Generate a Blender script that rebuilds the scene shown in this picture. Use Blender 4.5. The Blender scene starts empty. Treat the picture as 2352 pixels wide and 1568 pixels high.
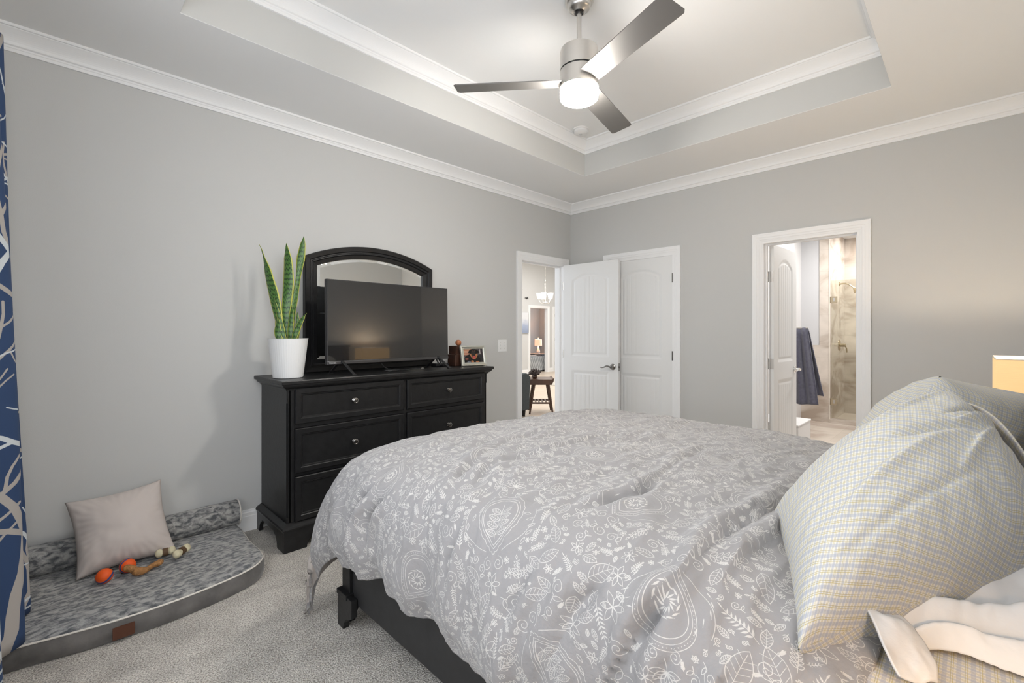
import bpy, bmesh, math, random
import numpy as np
from mathutils import Vector, Matrix, noise
from math import sin, cos, pi, radians as R
scene = bpy.context.scene
COL = scene.collection

# ------------------------------------------------------------------ camera
cam_d = bpy.data.cameras.new('camera'); cam = bpy.data.objects.new('camera', cam_d); COL.objects.link(cam)
cam.location = (-4.261, -3.297, 1.279); cam.rotation_euler = (R(90), 0, R(-45.0))
cam_d.sensor_width = 36; cam_d.lens = 36 * 1052 / 2352
cam_d.shift_y = -22 / 2352
cam_d.clip_start = 0.02
scene.camera = cam

# ------------------------------------------------------------------ world, lights, exposure
w = bpy.data.worlds.new('world'); scene.world = w; w.use_nodes = True
w.node_tree.nodes['Background'].inputs[0].default_value = (.8, .88, 1, 1)
w.node_tree.nodes['Background'].inputs[1].default_value = 1.0
vs = scene.view_settings
vs.view_transform = 'Standard'; vs.look = 'None'; vs.gamma = 1; vs.exposure = 0.93; vs.use_curve_mapping = False

def area(name, loc, rot, sx, sy, power, col=(1, 1, 1), shape='RECTANGLE'):
    l = bpy.data.lights.new(name, 'AREA'); l.shape = shape; l.size = sx; l.size_y = sy; l.energy = power; l.color = col
    o = bpy.data.objects.new(name, l); COL.objects.link(o); o.location = loc; o.rotation_euler = rot
    return o
def point(name, loc, power, col=(1, 1, 1), r=.03):
    l = bpy.data.lights.new(name, 'POINT'); l.energy = power; l.color = col; l.shadow_soft_size = r
    o = bpy.data.objects.new(name, l); COL.objects.link(o); o.location = loc
    return o
DAY = (.96, .98, 1.0); WARM = (1.0, .66, .33)
# daylight in the bedroom window; rear, living and guest lights are added fill
area('window_daylight', (-4.66, -2.1, 1.45), (0, R(-90), 0), 1.5, 2.1, 12, DAY)
area('rear_added_fill', (-4.0, -3.80, 1.65), (R(90), 0, 0), .9, 1.3, 13, DAY)  # added fill behind the camera, brightens the dresser wall
area('living_added_fill', (-1.58, 4.2, 1.6), (0, R(-90), 0), 2.2, 2.5, 36, DAY)  # added unseen source that brightens the living room
for x, y in ((1, 2), (3.2, 2), (5.6, 2), (1, 4.6), (3.2, 5.0), (5.6, 4.6), (7.2, 3.2)):
    area('living_added_overhead', (x, y, 3.39), (0, 0, 0), .16, .16, 16, (1, .98, .96), 'DISK')  # overhead fill added for brightness, no fixtures modelled
area('guest_added_fill', (8.60, 6.75, 1.5), (0, R(90), 0), 1.2, .8, 7, DAY)  # added fill for the guest room, hidden by the door jamb
for x, y, p in ((1.3, -2.6, 9), (2.7, -2.4, 10), (4.0, -2.5, 10)):
    area('bathroom_ceiling_light', (x, y, 2.735), (0, 0, 0), .14, .14, p * 1.35, (1, .985, .97), 'DISK')
# bulbs of the two bedside lamps and of the guest-room lamp
point('bedside_bulb', (-1.0, -3.50, 1.09), 8.5, (1.0, .84, .64), .03)
point('near_bedside_bulb', (-3.72, -3.52, 1.02), 5.5, (1.0, .68, .38), .03)
point('guest_bulb', (7.36, 7.02, .93), 7, (1, .55, .3), .03)

# ------------------------------------------------------------------ helpers
def N(m): return m.node_tree.nodes
def mat(name, col, rough=.5, metal=0., spec=.5, bump=0, bscale=200, vary=0, vscale=5, emit=None, est=0, sheen=0, coat=0, detail=4):
    m = bpy.data.materials.new(name); m.use_nodes = True
    nt = m.node_tree; b = nt.nodes['Principled BSDF']
    b.inputs['Base Color'].default_value = (*col, 1); b.inputs['Roughness'].default_value = rough
    b.inputs['Metallic'].default_value = metal; b.inputs['Specular IOR Level'].default_value = spec
    if sheen: b.inputs['Sheen Weight'].default_value = sheen
    if coat: b.inputs['Coat Weight'].default_value = coat; b.inputs['Coat Roughness'].default_value = .15
    if emit: b.inputs['Emission Color'].default_value = (*emit, 1); b.inputs['Emission Strength'].default_value = est
    tc = nt.nodes.new('ShaderNodeTexCoord')
    if vary:
        n = nt.nodes.new('ShaderNodeTexNoise'); n.inputs['Scale'].default_value = vscale; n.inputs['Detail'].default_value = detail
        nt.links.new(tc.outputs['Object'], n.inputs['Vector'])
        mx = nt.nodes.new('ShaderNodeMix'); mx.data_type = 'RGBA'
        mx.inputs['A'].default_value = (*[c * (1 - vary) for c in col], 1); mx.inputs['B'].default_value = (*[min(1, c * (1 + vary)) for c in col], 1)
        cr = nt.nodes.new('ShaderNodeMapRange'); cr.inputs['From Min'].default_value = .3; cr.inputs['From Max'].default_value = .7
        nt.links.new(n.outputs['Fac'], cr.inputs['Value']); nt.links.new(cr.outputs['Result'], mx.inputs['Factor'])
        nt.links.new(mx.outputs['Result'], b.inputs['Base Color'])
    if bump:
        n = nt.nodes.new('ShaderNodeTexNoise'); n.inputs['Scale'].default_value = bscale; n.inputs['Detail'].default_value = 3
        nt.links.new(tc.outputs['Object'], n.inputs['Vector'])
        bp = nt.nodes.new('ShaderNodeBump'); bp.inputs['Strength'].default_value = bump; bp.inputs['Distance'].default_value = .01
        nt.links.new(n.outputs['Fac'], bp.inputs['Height']); nt.links.new(bp.outputs['Normal'], b.inputs['Normal'])
    return m

M = {}
M['wall'] = mat('wall_paint', (.575, .575, .56), .85, spec=.2, bump=.05, bscale=300)
M['ceil'] = mat('ceiling_paint', (.89, .89, .88), .9, spec=.1, bump=.03, bscale=250)
M['trim'] = mat('trim_paint', (.87, .87, .865), .45, spec=.3)
M['door'] = mat('door_paint', (.80, .80, .79), .4, spec=.35)
M['black'] = mat('black_wood', (.011, .011, .0115), .38, spec=.4, bump=.06, bscale=60, vary=.25, vscale=30)
M['blackrail'] = mat('black_rail_wood', (.028, .028, .029), .5, spec=.35, vary=.1, vscale=30)
M['nickel'] = mat('brushed_nickel', (.62, .60, .57), .33, 1)
M['blade'] = mat('fan_blade_silver', (.20, .19, .18), .5, .5)
M['dknob'] = mat('pewter_knob', (.30, .29, .28), .22, 1)
M['blackpl'] = mat('black_plastic', (.012, .012, .013), .3)
M['blackgap'] = mat('dark_gap', (.01, .01, .01), .8)
M['tvback'] = mat('tv_casing', (.02, .02, .022), .45)
M['silverstrip'] = mat('tv_bottom_strip', (.10, .10, .105), .35, .8)
M['white'] = mat('white_plastic', (.8, .8, .79), .4)
M['chrome'] = mat('chrome', (.8, .8, .8), .08, 1)
M['mirror'] = mat('mirror_silver', (.82, .84, .84), .01, 1)
M['carpet'] = None

def new(name, bm, m, parent=None, smooth=False, bevel=0, mats=None):
    me = bpy.data.meshes.new(name); bm.normal_update(); bm.to_mesh(me); bm.free()
    for mm in (mats or [m]): me.materials.append(mm)
    if smooth:
        me.polygons.foreach_set('use_smooth', [True] * len(me.polygons))
    o = bpy.data.objects.new(name, me); COL.objects.link(o)
    if parent: o.parent = parent
    if bevel:
        b = o.modifiers.new('bevel', 'BEVEL'); b.width = bevel; b.segments = 2; b.limit_method = 'ANGLE'; b.angle_limit = R(40)
    if smooth == 'auto':
        try: me.set_sharp_from_angle(angle=R(38))
        except Exception: pass
    return o
def tag(o, label, cat, group=None, kind=None):
    o['label'] = label; o['category'] = cat
    if group: o['group'] = group
    if kind: o['kind'] = kind
    return o
def thing(name, label, cat, loc=(0, 0, 0), rz=0, group=None):
    o = bpy.data.objects.new(name, None); COL.objects.link(o); o.location = loc; o.rotation_euler = (0, 0, rz)
    o.empty_display_size = .05
    return tag(o, label, cat, group)
def struct(name, bm, m, **k):
    o = new(name, bm, m, **k); o['kind'] = 'structure'; return o

def box(bm, x0, x1, y0, y1, z0, z1, mx=None, mi=0):
    vs_ = [bm.verts.new(Vector(p)) for p in [(x0, y0, z0), (x1, y0, z0), (x1, y1, z0), (x0, y1, z0), (x0, y0, z1), (x1, y0, z1), (x1, y1, z1), (x0, y1, z1)]]
    if mx:
        for v in vs_: v.co = mx @ v.co
    for f in [(0, 3, 2, 1), (4, 5, 6, 7), (0, 1, 5, 4), (1, 2, 6, 5), (2, 3, 7, 6), (3, 0, 4, 7)]:
        fc = bm.faces.new([vs_[i] for i in f]); fc.material_index = mi
    return vs_
def bbox(*a, **k):
    bm = bmesh.new(); box(bm, *a, **k); return bm
def lathe(bm, prof, c=(0, 0, 0), n=32, axis='Z', mx=None, cap=True):
    rings = []
    for r, z in prof:
        ring = []
        for i in range(n):
            a = 2 * pi * i / n
            p = Vector((r * cos(a), r * sin(a), z))
            if axis == 'Y': p = Vector((p.x, -p.z, p.y))
            elif axis == 'X': p = Vector((p.z, p.x, p.y))
            if mx: p = mx @ p
            ring.append(bm.verts.new(p + Vector(c)))
        rings.append(ring)
    for a, b in zip(rings, rings[1:]):
        for i in range(n):
            bm.faces.new([a[i], a[(i + 1) % n], b[(i + 1) % n], b[i]])
    if cap:
        bm.faces.new(rings[0][::-1]); bm.faces.new(rings[-1])
    return bm
def tube(bm, pts, r, n=8, closed=False, cap=True):
    pts = [Vector(p) for p in pts]; k = len(pts); rings = []
    rr = r if isinstance(r, (list, tuple)) else [r] * k
    up = None
    for i, p in enumerate(pts):
        a = pts[(i - 1) % k] if (closed or i > 0) else p
        b = pts[(i + 1) % k] if (closed or i < k - 1) else p
        t = (b - a).normalized()
        if up is None:
            up = Vector((0, 0, 1)) if abs(t.z) < .9 else Vector((1, 0, 0))
        s = t.cross(up).normalized(); up = s.cross(t).normalized()
        rings.append([bm.verts.new(p + rr[i] * (cos(2 * pi * j / n) * s + sin(2 * pi * j / n) * up)) for j in range(n)])
    rng = range(k) if closed else range(k - 1)
    for i in rng:
        a, b = rings[i], rings[(i + 1) % k]
        for j in range(n):
            bm.faces.new([a[j], a[(j + 1) % n], b[(j + 1) % n], b[j]])
    if cap and not closed:
        bm.faces.new(rings[0][::-1]); bm.faces.new(rings[-1])
    return bm
def prism(bm, pts2, fn, d0, d1, mi=0):
    """polygon pts2 extruded from d0 to d1; fn(a,b,d)->xyz"""
    A = [bm.verts.new(Vector(fn(a, b, d0))) for a, b in pts2]; B = [bm.verts.new(Vector(fn(a, b, d1))) for a, b in pts2]
    n = len(pts2)
    fs = [bm.faces.new(A), bm.faces.new(B[::-1])]
    for i in range(n): fs.append(bm.faces.new([A[i], B[i], B[(i + 1) % n], A[(i + 1) % n]]))
    for f in fs: f.material_index = mi
    bmesh.ops.recalc_face_normals(bm, faces=fs)
def catmull(P, n):
    P = [np.array(p, float) for p in P]; P = [2 * P[0] - P[1]] + P + [2 * P[-1] - P[-2]]
    out = []; k = len(P) - 3
    for i in range(n):
        t = i / (n - 1) * k; j = min(int(t), k - 1); t -= j
        a, b, c, d = P[j:j + 4]
        out.append(.5 * (2 * b + (c - a) * t + (2 * a - 5 * b + 4 * c - d) * t * t + (3 * b - a - 3 * c + d) * t ** 3))
    return np.array(out)
def arc_resample(C, n):
    d = np.r_[0, np.cumsum(np.linalg.norm(np.diff(C, axis=0), axis=1))]
    s = np.linspace(0, d[-1], n)
    return np.array([np.interp(s, d, C[:, i]) for i in range(C.shape[1])]).T, s
def grid_mesh(name, P, UV, m, parent=None, mats=None, closed_u=False):
    nu, nv = P.shape[:2]
    me = bpy.data.meshes.new(name)
    idx = np.arange(nu * nv).reshape(nu, nv)
    a = idx[:-1, :-1].ravel(); b = idx[1:, :-1].ravel(); c = idx[1:, 1:].ravel(); d = idx[:-1, 1:].ravel()
    faces = np.stack([a, b, c, d], 1)
    me.from_pydata(P.reshape(-1, 3).tolist(), [], faces.tolist())
    uvl = me.uv_layers.new(name='UVMap')
    li = np.zeros(len(me.loops), dtype=np.int32); me.loops.foreach_get('vertex_index', li)
    uvl.data.foreach_set('uv', UV.reshape(-1, 2)[li].astype(np.float32).ravel())
    me.polygons.foreach_set('use_smooth', [True] * len(me.polygons))
    for mm in (mats or [m]): me.materials.append(mm)
    me.update()
    o = bpy.data.objects.new(name, me); COL.objects.link(o)
    if parent: o.parent = parent
    return o
def vnoise(P, scale, seed=0, octv=2):
    out = np.zeros(len(P))
    for i, p in enumerate(P):
        v = Vector((p[0] * scale + seed * 7.3, p[1] * scale + seed * 3.1, p[2] * scale))
        out[i] = noise.fractal(v, 1.0, 2.0, octv)
    return out

# ------------------------------------------------------------------ drawn fabric prints (computed here, stroke by stroke)
class Canvas:
    def __init__(s, w, h): s.w, s.h = w, h; s.a = np.zeros((h, w), np.float32)
    def dot(s, x, y, r, wx=1):
        x0, x1, y0, y1 = int(x - r - 2), int(x + r + 2), int(y - r - 2), int(y + r + 2)
        xs = np.arange(x0, x1 + 1); ys = np.arange(y0, y1 + 1)
        d = np.sqrt((xs[None] - x) ** 2 + (ys[:, None] - y) ** 2)
        v = np.clip(r + .5 - d, 0, 1)
        ix = np.ix_(ys % s.h, xs % s.w)
        s.a[ix] = np.maximum(s.a[ix], v)
    def stroke(s, pts, r, r2=None):
        pts = np.array(pts, float)
        d = np.r_[0, np.cumsum(np.hypot(*np.diff(pts, axis=0).T))]
        n = max(2, int(d[-1] / max(1, r * (.85 if r < 6 else .25))))
        t = np.linspace(0, d[-1], n)
        X = np.interp(t, d, pts[:, 0]); Y = np.interp(t, d, pts[:, 1])
        for i in range(n):
            rr = r if r2 is None else r + (r2 - r) * i / (n - 1)
            s.dot(X[i], Y[i], rr)
def bz(p0, p1, p2, n=14):
    t = np.linspace(0, 1, n)[:, None]
    return (1 - t) ** 2 * np.array(p0) + 2 * t * (1 - t) * np.array(p1) + t * t * np.array(p2)
def make_image(name, rgb):
    h, w_ = rgb.shape[:2]
    im = bpy.data.images.new(name, w_, h); px = np.ones((h, w_, 4), np.float32); px[..., :3] = rgb
    im.pixels.foreach_set(px.ravel()); im.update(); im.pack(); return im

def paisley_canvas(S=3072):
    rnd = random.Random(5); c = Canvas(S, S); occ = np.zeros((192, 192), bool)
    LW = 2.0
    def xf(x, y, a, sc):
        ca, sa = cos(a), sin(a)
        return lambda p: (x + sc * (p[0] * ca - p[1] * sa), y + sc * (p[0] * sa + p[1] * ca))
    def st(F, pts, w=LW, w2=None): c.stroke([F(p) for p in pts], w, w2)
    def leafout(F, x, y, a, L, W, veins=True, fill=False):
        ca, sa = cos(a), sin(a)
        g = lambda u, v: (x + u * ca - v * sa, y + u * sa + v * ca)
        if fill:
            pts = [g(u * L, 0) for u in np.linspace(0, 1, 9)]
            for i, u in enumerate(np.linspace(0.1, 1, 10)):
                ww = W * sin(pi * u ** .8) * .5
                p = F(g(u * L, 0)); c.dot(p[0], p[1], max(1.6, ww * .7))
            return
        st(F, bz(g(0, 0), g(L * .45, W), g(L, 0))); st(F, bz(g(0, 0), g(L * .45, -W), g(L, 0)))
        if veins:
            st(F, [g(0, 0), g(L * .9, 0)], LW * .8)
            for u in np.linspace(.2, .7, 4):
                st(F, [g(L * u, 0), g(L * (u + .15), W * .42)], LW * .7); st(F, [g(L * u, 0), g(L * (u + .15), -W * .42)], LW * .7)
    def spiral(F, x, y, a, r, sgn=1, turns=1.6):
        pts = []
        for i in range(26):
            t = i / 25; rr = r * (1 - t * .85); aa = a + sgn * t * turns * 2 * pi
            pts.append((x + rr * cos(aa), y + rr * sin(aa)))
        st(F, pts)
    def sprig(F, L, n, lw, solid=False):
        st(F, [(0, 0), (L * .5, L * .05), (L, 0)])
        for i in range(n):
            u = L * (.15 + .8 * i / n); s = lw * (1 - .35 * i / n)
            for sg in (1, -1): leafout(F, u, 0, sg * .95, s, s * .42, veins=False, fill=solid)
        leafout(F, L * .97, 0, 0, lw * .7, lw * .3, veins=False, fill=solid)
    def drop(scale):
        pts = []
        for i in range(61):
            t = i / 60 * 2 * pi; r = 1 + .0 * cos(t)
            x = cos(t); y = sin(t) * (sin(t / 2)) ** .9
            pts.append((-x * scale, y * scale * .95))
        return pts
    def medal(x, y, a, sc, kind):
        F = xf(x, y, a, sc)
        st(F, drop(100), LW * 1.2)
        if kind == 0:
            st(F, drop(118), LW * .8); st(F, drop(138), LW)
            for i, p in enumerate(drop(128)[::1]): q_ = F(p); c.dot(q_[0], q_[1], 2.6)
            for i in range(12):
                aa = i / 12 * 2 * pi
                for rr, L in ((12, 30), (46, 28)):
                    px, py = rr * cos(aa + rr) - 10, rr * sin(aa + rr) * .85
                    leafout(F, px, py, aa + .4, L, 15, fill=True)
        else:
            st(F, drop(112), LW)
            D = drop(128)
            for i in range(0, 60, 3):
                m_ = ((D[i][0] + D[i + 3][0]) / 2 * 1.13, (D[i][1] + D[i + 3][1]) / 2 * 1.13)
                st(F, bz(D[i], m_, D[i + 3], 7), LW)
            st(F, [(-75, 0), (80, 0)])
            for k in range(4):
                for sg in (1, -1): leafout(F, -60 + k * 30, 0, sg * 1.15, 58 - 4 * abs(k - 1), 24)
        for sg in (1, -1):
            spiral(F, -165, sg * 26, 0, 26, sg); spiral(F, 150, sg * 34, pi, 24, -sg)
            st(F, bz((-120, sg * 40), (-60, sg * 190), (60, sg * 150))); 
            for u in range(5): leafout(F, -100 + u * 34, sg * (120 + 22 * sin(u)), sg * .7 + u * .25, 30, 11, veins=False, fill=(kind == 0))
        # flower at the head
        for k in range(7):
            aa = -pi * .5 + k / 6 * pi
            leafout(F, 205, 0, aa, 52, 22, veins=False)
            leafout(F, 205, 0, aa, 30, 12, fill=True)
        st(F, [(160, 0), (205, 0)])
    def mark(x, y, r):
        for j in range(192):
            for i in range(192):
                dx = min(abs(i * 16 - x % S), S - abs(i * 16 - x % S)); dy = min(abs(j * 16 - y % S), S - abs(j * 16 - y % S))
                if dx * dx + dy * dy < r * r: occ[j, i] = True
    for (x, y, a, sc, k) in [(300, 330, .5, 1.25, 0), (1330, 300, 2.6, 1.25, 1), (820, 900, -.4, 1.3, 1), (1800, 860, .9, 1.3, 0), (330, 1420, 2.3, 1.25, 1), (1300, 1450, .2, 1.3, 0), (1850, 1850, -.6, 1.1, 1), (800, 1850, 2.9, 1.1, 0)]:
        x, y, sc = x * 1.5, y * 1.5, sc * 1.5; medal(x, y, a, sc, k); mark(x, y, 150 * sc)
        F = xf(x, y, a, sc); p = F((215, 0)); mark(p[0], p[1], 85)
        p = F((-160, 0)); mark(p[0], p[1], 70)
    n = 0
    for tr in range(22000):
        x, y = rnd.random() * S, rnd.random() * S; L = rnd.choice([230, 190, 160, 130]) if tr < 2500 else (rnd.choice([120, 95, 75]) if tr < 10000 else rnd.choice([60, 46]))
        a = rnd.random() * 2 * pi
        ok = True
        for u in np.linspace(0, L, 6):
            for sg in (-.19, 0, .19):
                i = int(((x + u * cos(a) - sg * L * sin(a)) % S) / 16); j = int(((y + u * sin(a) + sg * L * cos(a)) % S) / 16)
                if occ[j, i]: ok = False
        if not ok: continue
        F = xf(x, y, a, 1); kd = rnd.choice([0, 0, 1, 2, 2, 3, 4])
        if L <= 64: kd = rnd.choice([0, 2, 3, 3, 4])
        if kd == 0: leafout(F, 0, 0, 0, L, L * .5)
        elif kd == 1: sprig(F, L, 4 if L < 80 else 7, L * .2, solid=True)
        elif kd == 2: sprig(F, L, 5, L * .26)
        elif kd == 3: spiral(F, L * .6, 0, pi, L * .3, rnd.choice([1, -1])); st(F, [(0, 0), (L * .3, 0)]); leafout(F, L * .2, 0, 1.2, L * .35, L * .15, veins=False)
        else:
            for k in range(6): leafout(F, L * .5, 0, k * pi / 3, L * .42, L * .17, veins=False, fill=False)
        for u in np.linspace(0, L, 8):
            for sg in (-.15, 0, .15):
                i = int(((x + u * cos(a) - sg * L * sin(a)) % S) / 16); j = int(((y + u * sin(a) + sg * L * cos(a)) % S) / 16); occ[j, i] = True
    return c.a
def branch_canvas(Wd=1024, Hd=4096):
    rnd = random.Random(11); cs = [Canvas(Wd, Hd), Canvas(Wd, Hd)]
    def grow(c, x, y, a, L, wd, dep):
        if dep == 0 or wd < 5: return
        pts = [(x, y)]; 
        for k in range(6):
            a += rnd.uniform(-.27, .27); x += L / 6 * cos(a); y += L / 6 * sin(a); pts.append((x, y))
        c.stroke(pts, wd, wd * .72)
        grow(c, x, y, a + rnd.uniform(-.15, .2), L * .86, wd * .72, dep - 1)
        grow(c, x, y, a + rnd.choice([-1, 1]) * rnd.uniform(.45, .8), L * .8, wd * .55, dep - 1)
        if rnd.random() < .5: grow(c, pts[3][0], pts[3][1], a + rnd.choice([-1, 1]) * rnd.uniform(.6, .9), L * .6, wd * .4, dep - 1)
    for i in range(4): grow(cs[1], 120 + 250 * i, 200 + 1500 * (i % 3), 1.45 + .06 * i, 700, 30, 4)
    for i in range(6): grow(cs[0], (i * 377) % Wd, (i * 1330) % Hd, [1.1, 1.9, .7, 2.3][i % 4], 430, 19, 4)
    return cs[0].a, cs[1].a

# ------------------------------------------------------------------ room shell
XW, YH, ZC, ZT = -4.58, -3.70, 2.743, 3.048     # window wall x, head wall y, ceiling, tray top
T = .12
def wall_pieces(bm, axis, c0, c1, a0, a1, z0, z1, openings):
    """wall slab between c0..c1 across, a0..a1 along; openings = [(s, e, zb, zt)]"""
    def b(s, e, zb, zt):
        if e - s < 1e-4 or zt - zb < 1e-4: return
        if axis == 'x': box(bm, s, e, c0, c1, zb, zt)
        else: box(bm, c0, c1, s, e, zb, zt)
    cur = a0
    for s, e, zb, zt in sorted(openings):
        b(cur, s, z0, z1); b(s, e, z0, zb); b(s, e, zt, z1); cur = e
    b(cur, a1, z0, z1)
def casing(name, axis, c, sg, s, e, zt, wd=.066, depth=T, m=None, z0=0):
    """moulded casing around an opening s..e plus the jamb lining through the wall (depth away from the room)"""
    bm = bmesh.new()
    prof = [(0, 0), (0, .008), (.012, .010), (.016, .013), (.030, .014), (.034, .017), (.052, .018), (.060, .020), (wd, .020), (wd, 0)]
    xy = (lambda a, b, z: (a, c + sg * b, z)) if axis == 'x' else (lambda a, b, z: (c + sg * b, a, z))
    rings = []
    for o, d in prof:
        rings.append([bm.verts.new(xy(s - o, d, z0)), bm.verts.new(xy(s - o, d, zt + o)), bm.verts.new(xy(e + o, d, zt + o)), bm.verts.new(xy(e + o, d, z0))])
    for a, b in zip(rings, rings[1:]):
        for i in range(3): bm.faces.new([a[i], a[i + 1], b[i + 1], b[i]])
    bmesh.ops.recalc_face_normals(bm, faces=bm.faces)
    j = .018
    def bb(a0, a1, b0, b1, z0_, z1_):
        b0, b1 = sorted((c + sg * b0, c + sg * b1))
        if axis == 'x': box(bm, a0, a1, b0, b1, z0_, z1_)
        else: box(bm, b0, b1, a0, a1, z0_, z1_)
    if depth:
        bb(s, s + j, .004, -depth - .004, z0, zt); bb(e - j, e, .004, -depth - .004, z0, zt); bb(s + j, e - j, .004, -depth - .004, zt - j, zt)
    return struct(name, bm, m or M['trim'])
OA = (-.835, -.115, 0, 2.045)          # doorway to the living room in the dresser wall
OC = (-1.265, -.53, 0, 2.045)          # closet (y) in the bathroom wall
OB = (-2.715, -2.04, 0, 2.045)         # bathroom (y)
bm = bmesh.new(); wall_pieces(bm, 'x', 0, T, XW - T, T, 0, ZC, [OA]); struct('wall_left', bm, M['wall'])
bm = bmesh.new(); wall_pieces(bm, 'y', 0, T, YH - T, 0, 0, ZC, [OC, OB]); struct('wall_right', bm, M['wall'])
WIN = (-3.15, -1.05, .7, 2.2)
bm = bmesh.new(); wall_pieces(bm, 'y', XW - T, XW, YH - T, 0, 0, ZC, [WIN]); struct('wall_window', bm, M['wall'])
WR = (-4.46, -3.54, 1.0, 2.3)  # unseen opening added to let the rear fill in
bm = bmesh.new(); wall_pieces(bm, 'x', YH - T, YH, XW, 0, 0, ZC, [WR]); struct('wall_rear', bm, M['wall'])
bm = bmesh.new()
for a in (('y', XW - .02, XW + .02, WIN[0] - .07, WIN[1] + .07),):
    box(bm, XW - .02, XW + .02, WIN[0] - .08, WIN[0], WIN[2] - .08, WIN[3] + .08); box(bm, XW - .02, XW + .02, WIN[1], WIN[1] + .08, WIN[2] - .08, WIN[3] + .08)
    box(bm, XW - .02, XW + .02, WIN[0], WIN[1], WIN[3], WIN[3] + .08); box(bm, XW - .02, XW + .05, WIN[0] - .04, WIN[1] + .04, WIN[2] - .03, WIN[2])
    box(bm, XW - .08, XW - .05, (WIN[0] + WIN[1]) / 2 - .025, (WIN[0] + WIN[1]) / 2 + .025, WIN[2], WIN[3]); box(bm, XW - .08, XW - .05, WIN[0], WIN[1], 1.43, 1.47)
struct('window_1', bm, M['trim'])
casing('window_added', 'x', YH, 1, WR[0], WR[1], WR[3], depth=.04, z0=WR[2])  # trim round the added head-wall opening

# carpet
def carpet_mat():
    m = bpy.data.materials.new('beige_carpet'); m.use_nodes = True; nt = m.node_tree; b = nt.nodes['Principled BSDF']
    b.inputs['Roughness'].default_value = 1; b.inputs['Specular IOR Level'].default_value = .05
    tc = nt.nodes.new('ShaderNodeTexCoord')
    n1 = nt.nodes.new('ShaderNodeTexNoise'); n1.inputs['Scale'].default_value = 170; n1.inputs['Detail'].default_value = 3
    n2 = nt.nodes.new('ShaderNodeTexNoise'); n2.inputs['Scale'].default_value = 7; n2.inputs['Detail'].default_value = 4
    for n in (n1, n2): nt.links.new(tc.outputs['Object'], n.inputs['Vector'])
    r1 = nt.nodes.new('ShaderNodeValToRGB'); e = r1.color_ramp.elements
    e[0].position = .33; e[0].color = (.30, .275, .24, 1); e[1].position = .62; e[1].color = (.80, .76, .70, 1)
    nt.links.new(n1.outputs['Fac'], r1.inputs[0])
    r2 = nt.nodes.new('ShaderNodeValToRGB'); e = r2.color_ramp.elements
    e[0].position = .35; e[0].color = (.86, .86, .86, 1); e[1].position = .65; e[1].color = (1.1, 1.1, 1.1, 1)
    nt.links.new(n2.outputs['Fac'], r2.inputs[0])
    mx = nt.nodes.new('ShaderNodeMix'); mx.data_type = 'RGBA'; mx.blend_type = 'MULTIPLY'; mx.inputs['Factor'].default_value = 1
    nt.links.new(r1.outputs[0], mx.inputs['A']); nt.links.new(r2.outputs[0], mx.inputs['B']); nt.links.new(mx.outputs['Result'], b.inputs['Base Color'])
    bp = nt.nodes.new('ShaderNodeBump'); bp.inputs['Strength'].default_value = .9; bp.inputs['Distance'].default_value = .012
    nt.links.new(n1.outputs['Fac'], bp.inputs['Height']); nt.links.new(bp.outputs['Normal'], b.inputs['Normal'])
    return m
M['carpet'] = carpet_mat()
struct('floor', bbox(XW - T, T * .5, YH - T, T * .5, -.1, 0), M['carpet'])

# ceiling with its raised tray
TX0, TX1, TY0, TY1 = -3.852, -.728, -2.965, -.732
bm = bmesh.new()
for a in ((XW - T, TX0, YH - T, T), (TX1, T, YH - T, T), (TX0, TX1, YH - T, TY0), (TX0, TX1, TY1, T)):
    box(bm, *a, ZC, ZC + .06)
struct('ceiling', bm, M['ceil'])
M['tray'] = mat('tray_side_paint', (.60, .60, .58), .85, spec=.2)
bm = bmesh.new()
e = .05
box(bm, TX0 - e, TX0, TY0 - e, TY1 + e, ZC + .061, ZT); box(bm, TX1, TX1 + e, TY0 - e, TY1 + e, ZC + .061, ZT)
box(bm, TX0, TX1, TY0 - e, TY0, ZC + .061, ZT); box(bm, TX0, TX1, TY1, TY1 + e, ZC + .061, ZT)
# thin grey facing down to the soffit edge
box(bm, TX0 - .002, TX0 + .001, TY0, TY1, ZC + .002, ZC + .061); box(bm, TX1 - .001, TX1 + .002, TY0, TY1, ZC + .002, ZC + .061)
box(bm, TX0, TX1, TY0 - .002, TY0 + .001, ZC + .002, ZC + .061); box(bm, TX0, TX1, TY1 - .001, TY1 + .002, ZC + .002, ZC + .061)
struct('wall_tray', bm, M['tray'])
struct('ceiling_tray', bbox(TX0 - e, TX1 + e, TY0 - e, TY1 + e, ZT, ZT + .06), M['ceil'])

def ring_mould(bm, x0, x1, y0, y1, prof):
    rings = []
    for o, z in prof:
        rings.append([bm.verts.new(p) for p in [(x0 + o, y0 + o, z), (x1 - o, y0 + o, z), (x1 - o, y1 - o, z), (x0 + o, y1 - o, z)]])
    for a, b in zip(rings, rings[1:]):
        for i in range(4):
            bm.faces.new([a[i], a[(i + 1) % 4], b[(i + 1) % 4], b[i]])
    bmesh.ops.recalc_face_normals(bm, faces=bm.faces)
    for f in bm.faces: f.normal_flip()
def crown_prof(zt, h=.105, d=.088):
    P = [(0, -h), (.012, -h), (.014, -h + .014), (.017, -h + .017), (.019, -h + .024), (.026, -h + .027)]
    for i in range(9):
        t = i / 8
        P.append((.028 + (d - .040) * (t ** 1.35) , -h + .029 + (h - .046) * (t ** .75)))
    P += [(d - .010, -.014), (d - .002, -.013), (d, -.010), (d, 0)]
    return [(o, zt + z) for o, z in P]
bm = bmesh.new(); ring_mould(bm, XW, 0, YH, 0, crown_prof(ZC)); struct('trim_1', bm, M['trim'])
bm = bmesh.new(); ring_mould(bm, TX0, TX1, TY0, TY1, crown_prof(ZT)); struct('trim_2', bm, M['trim'])

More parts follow.
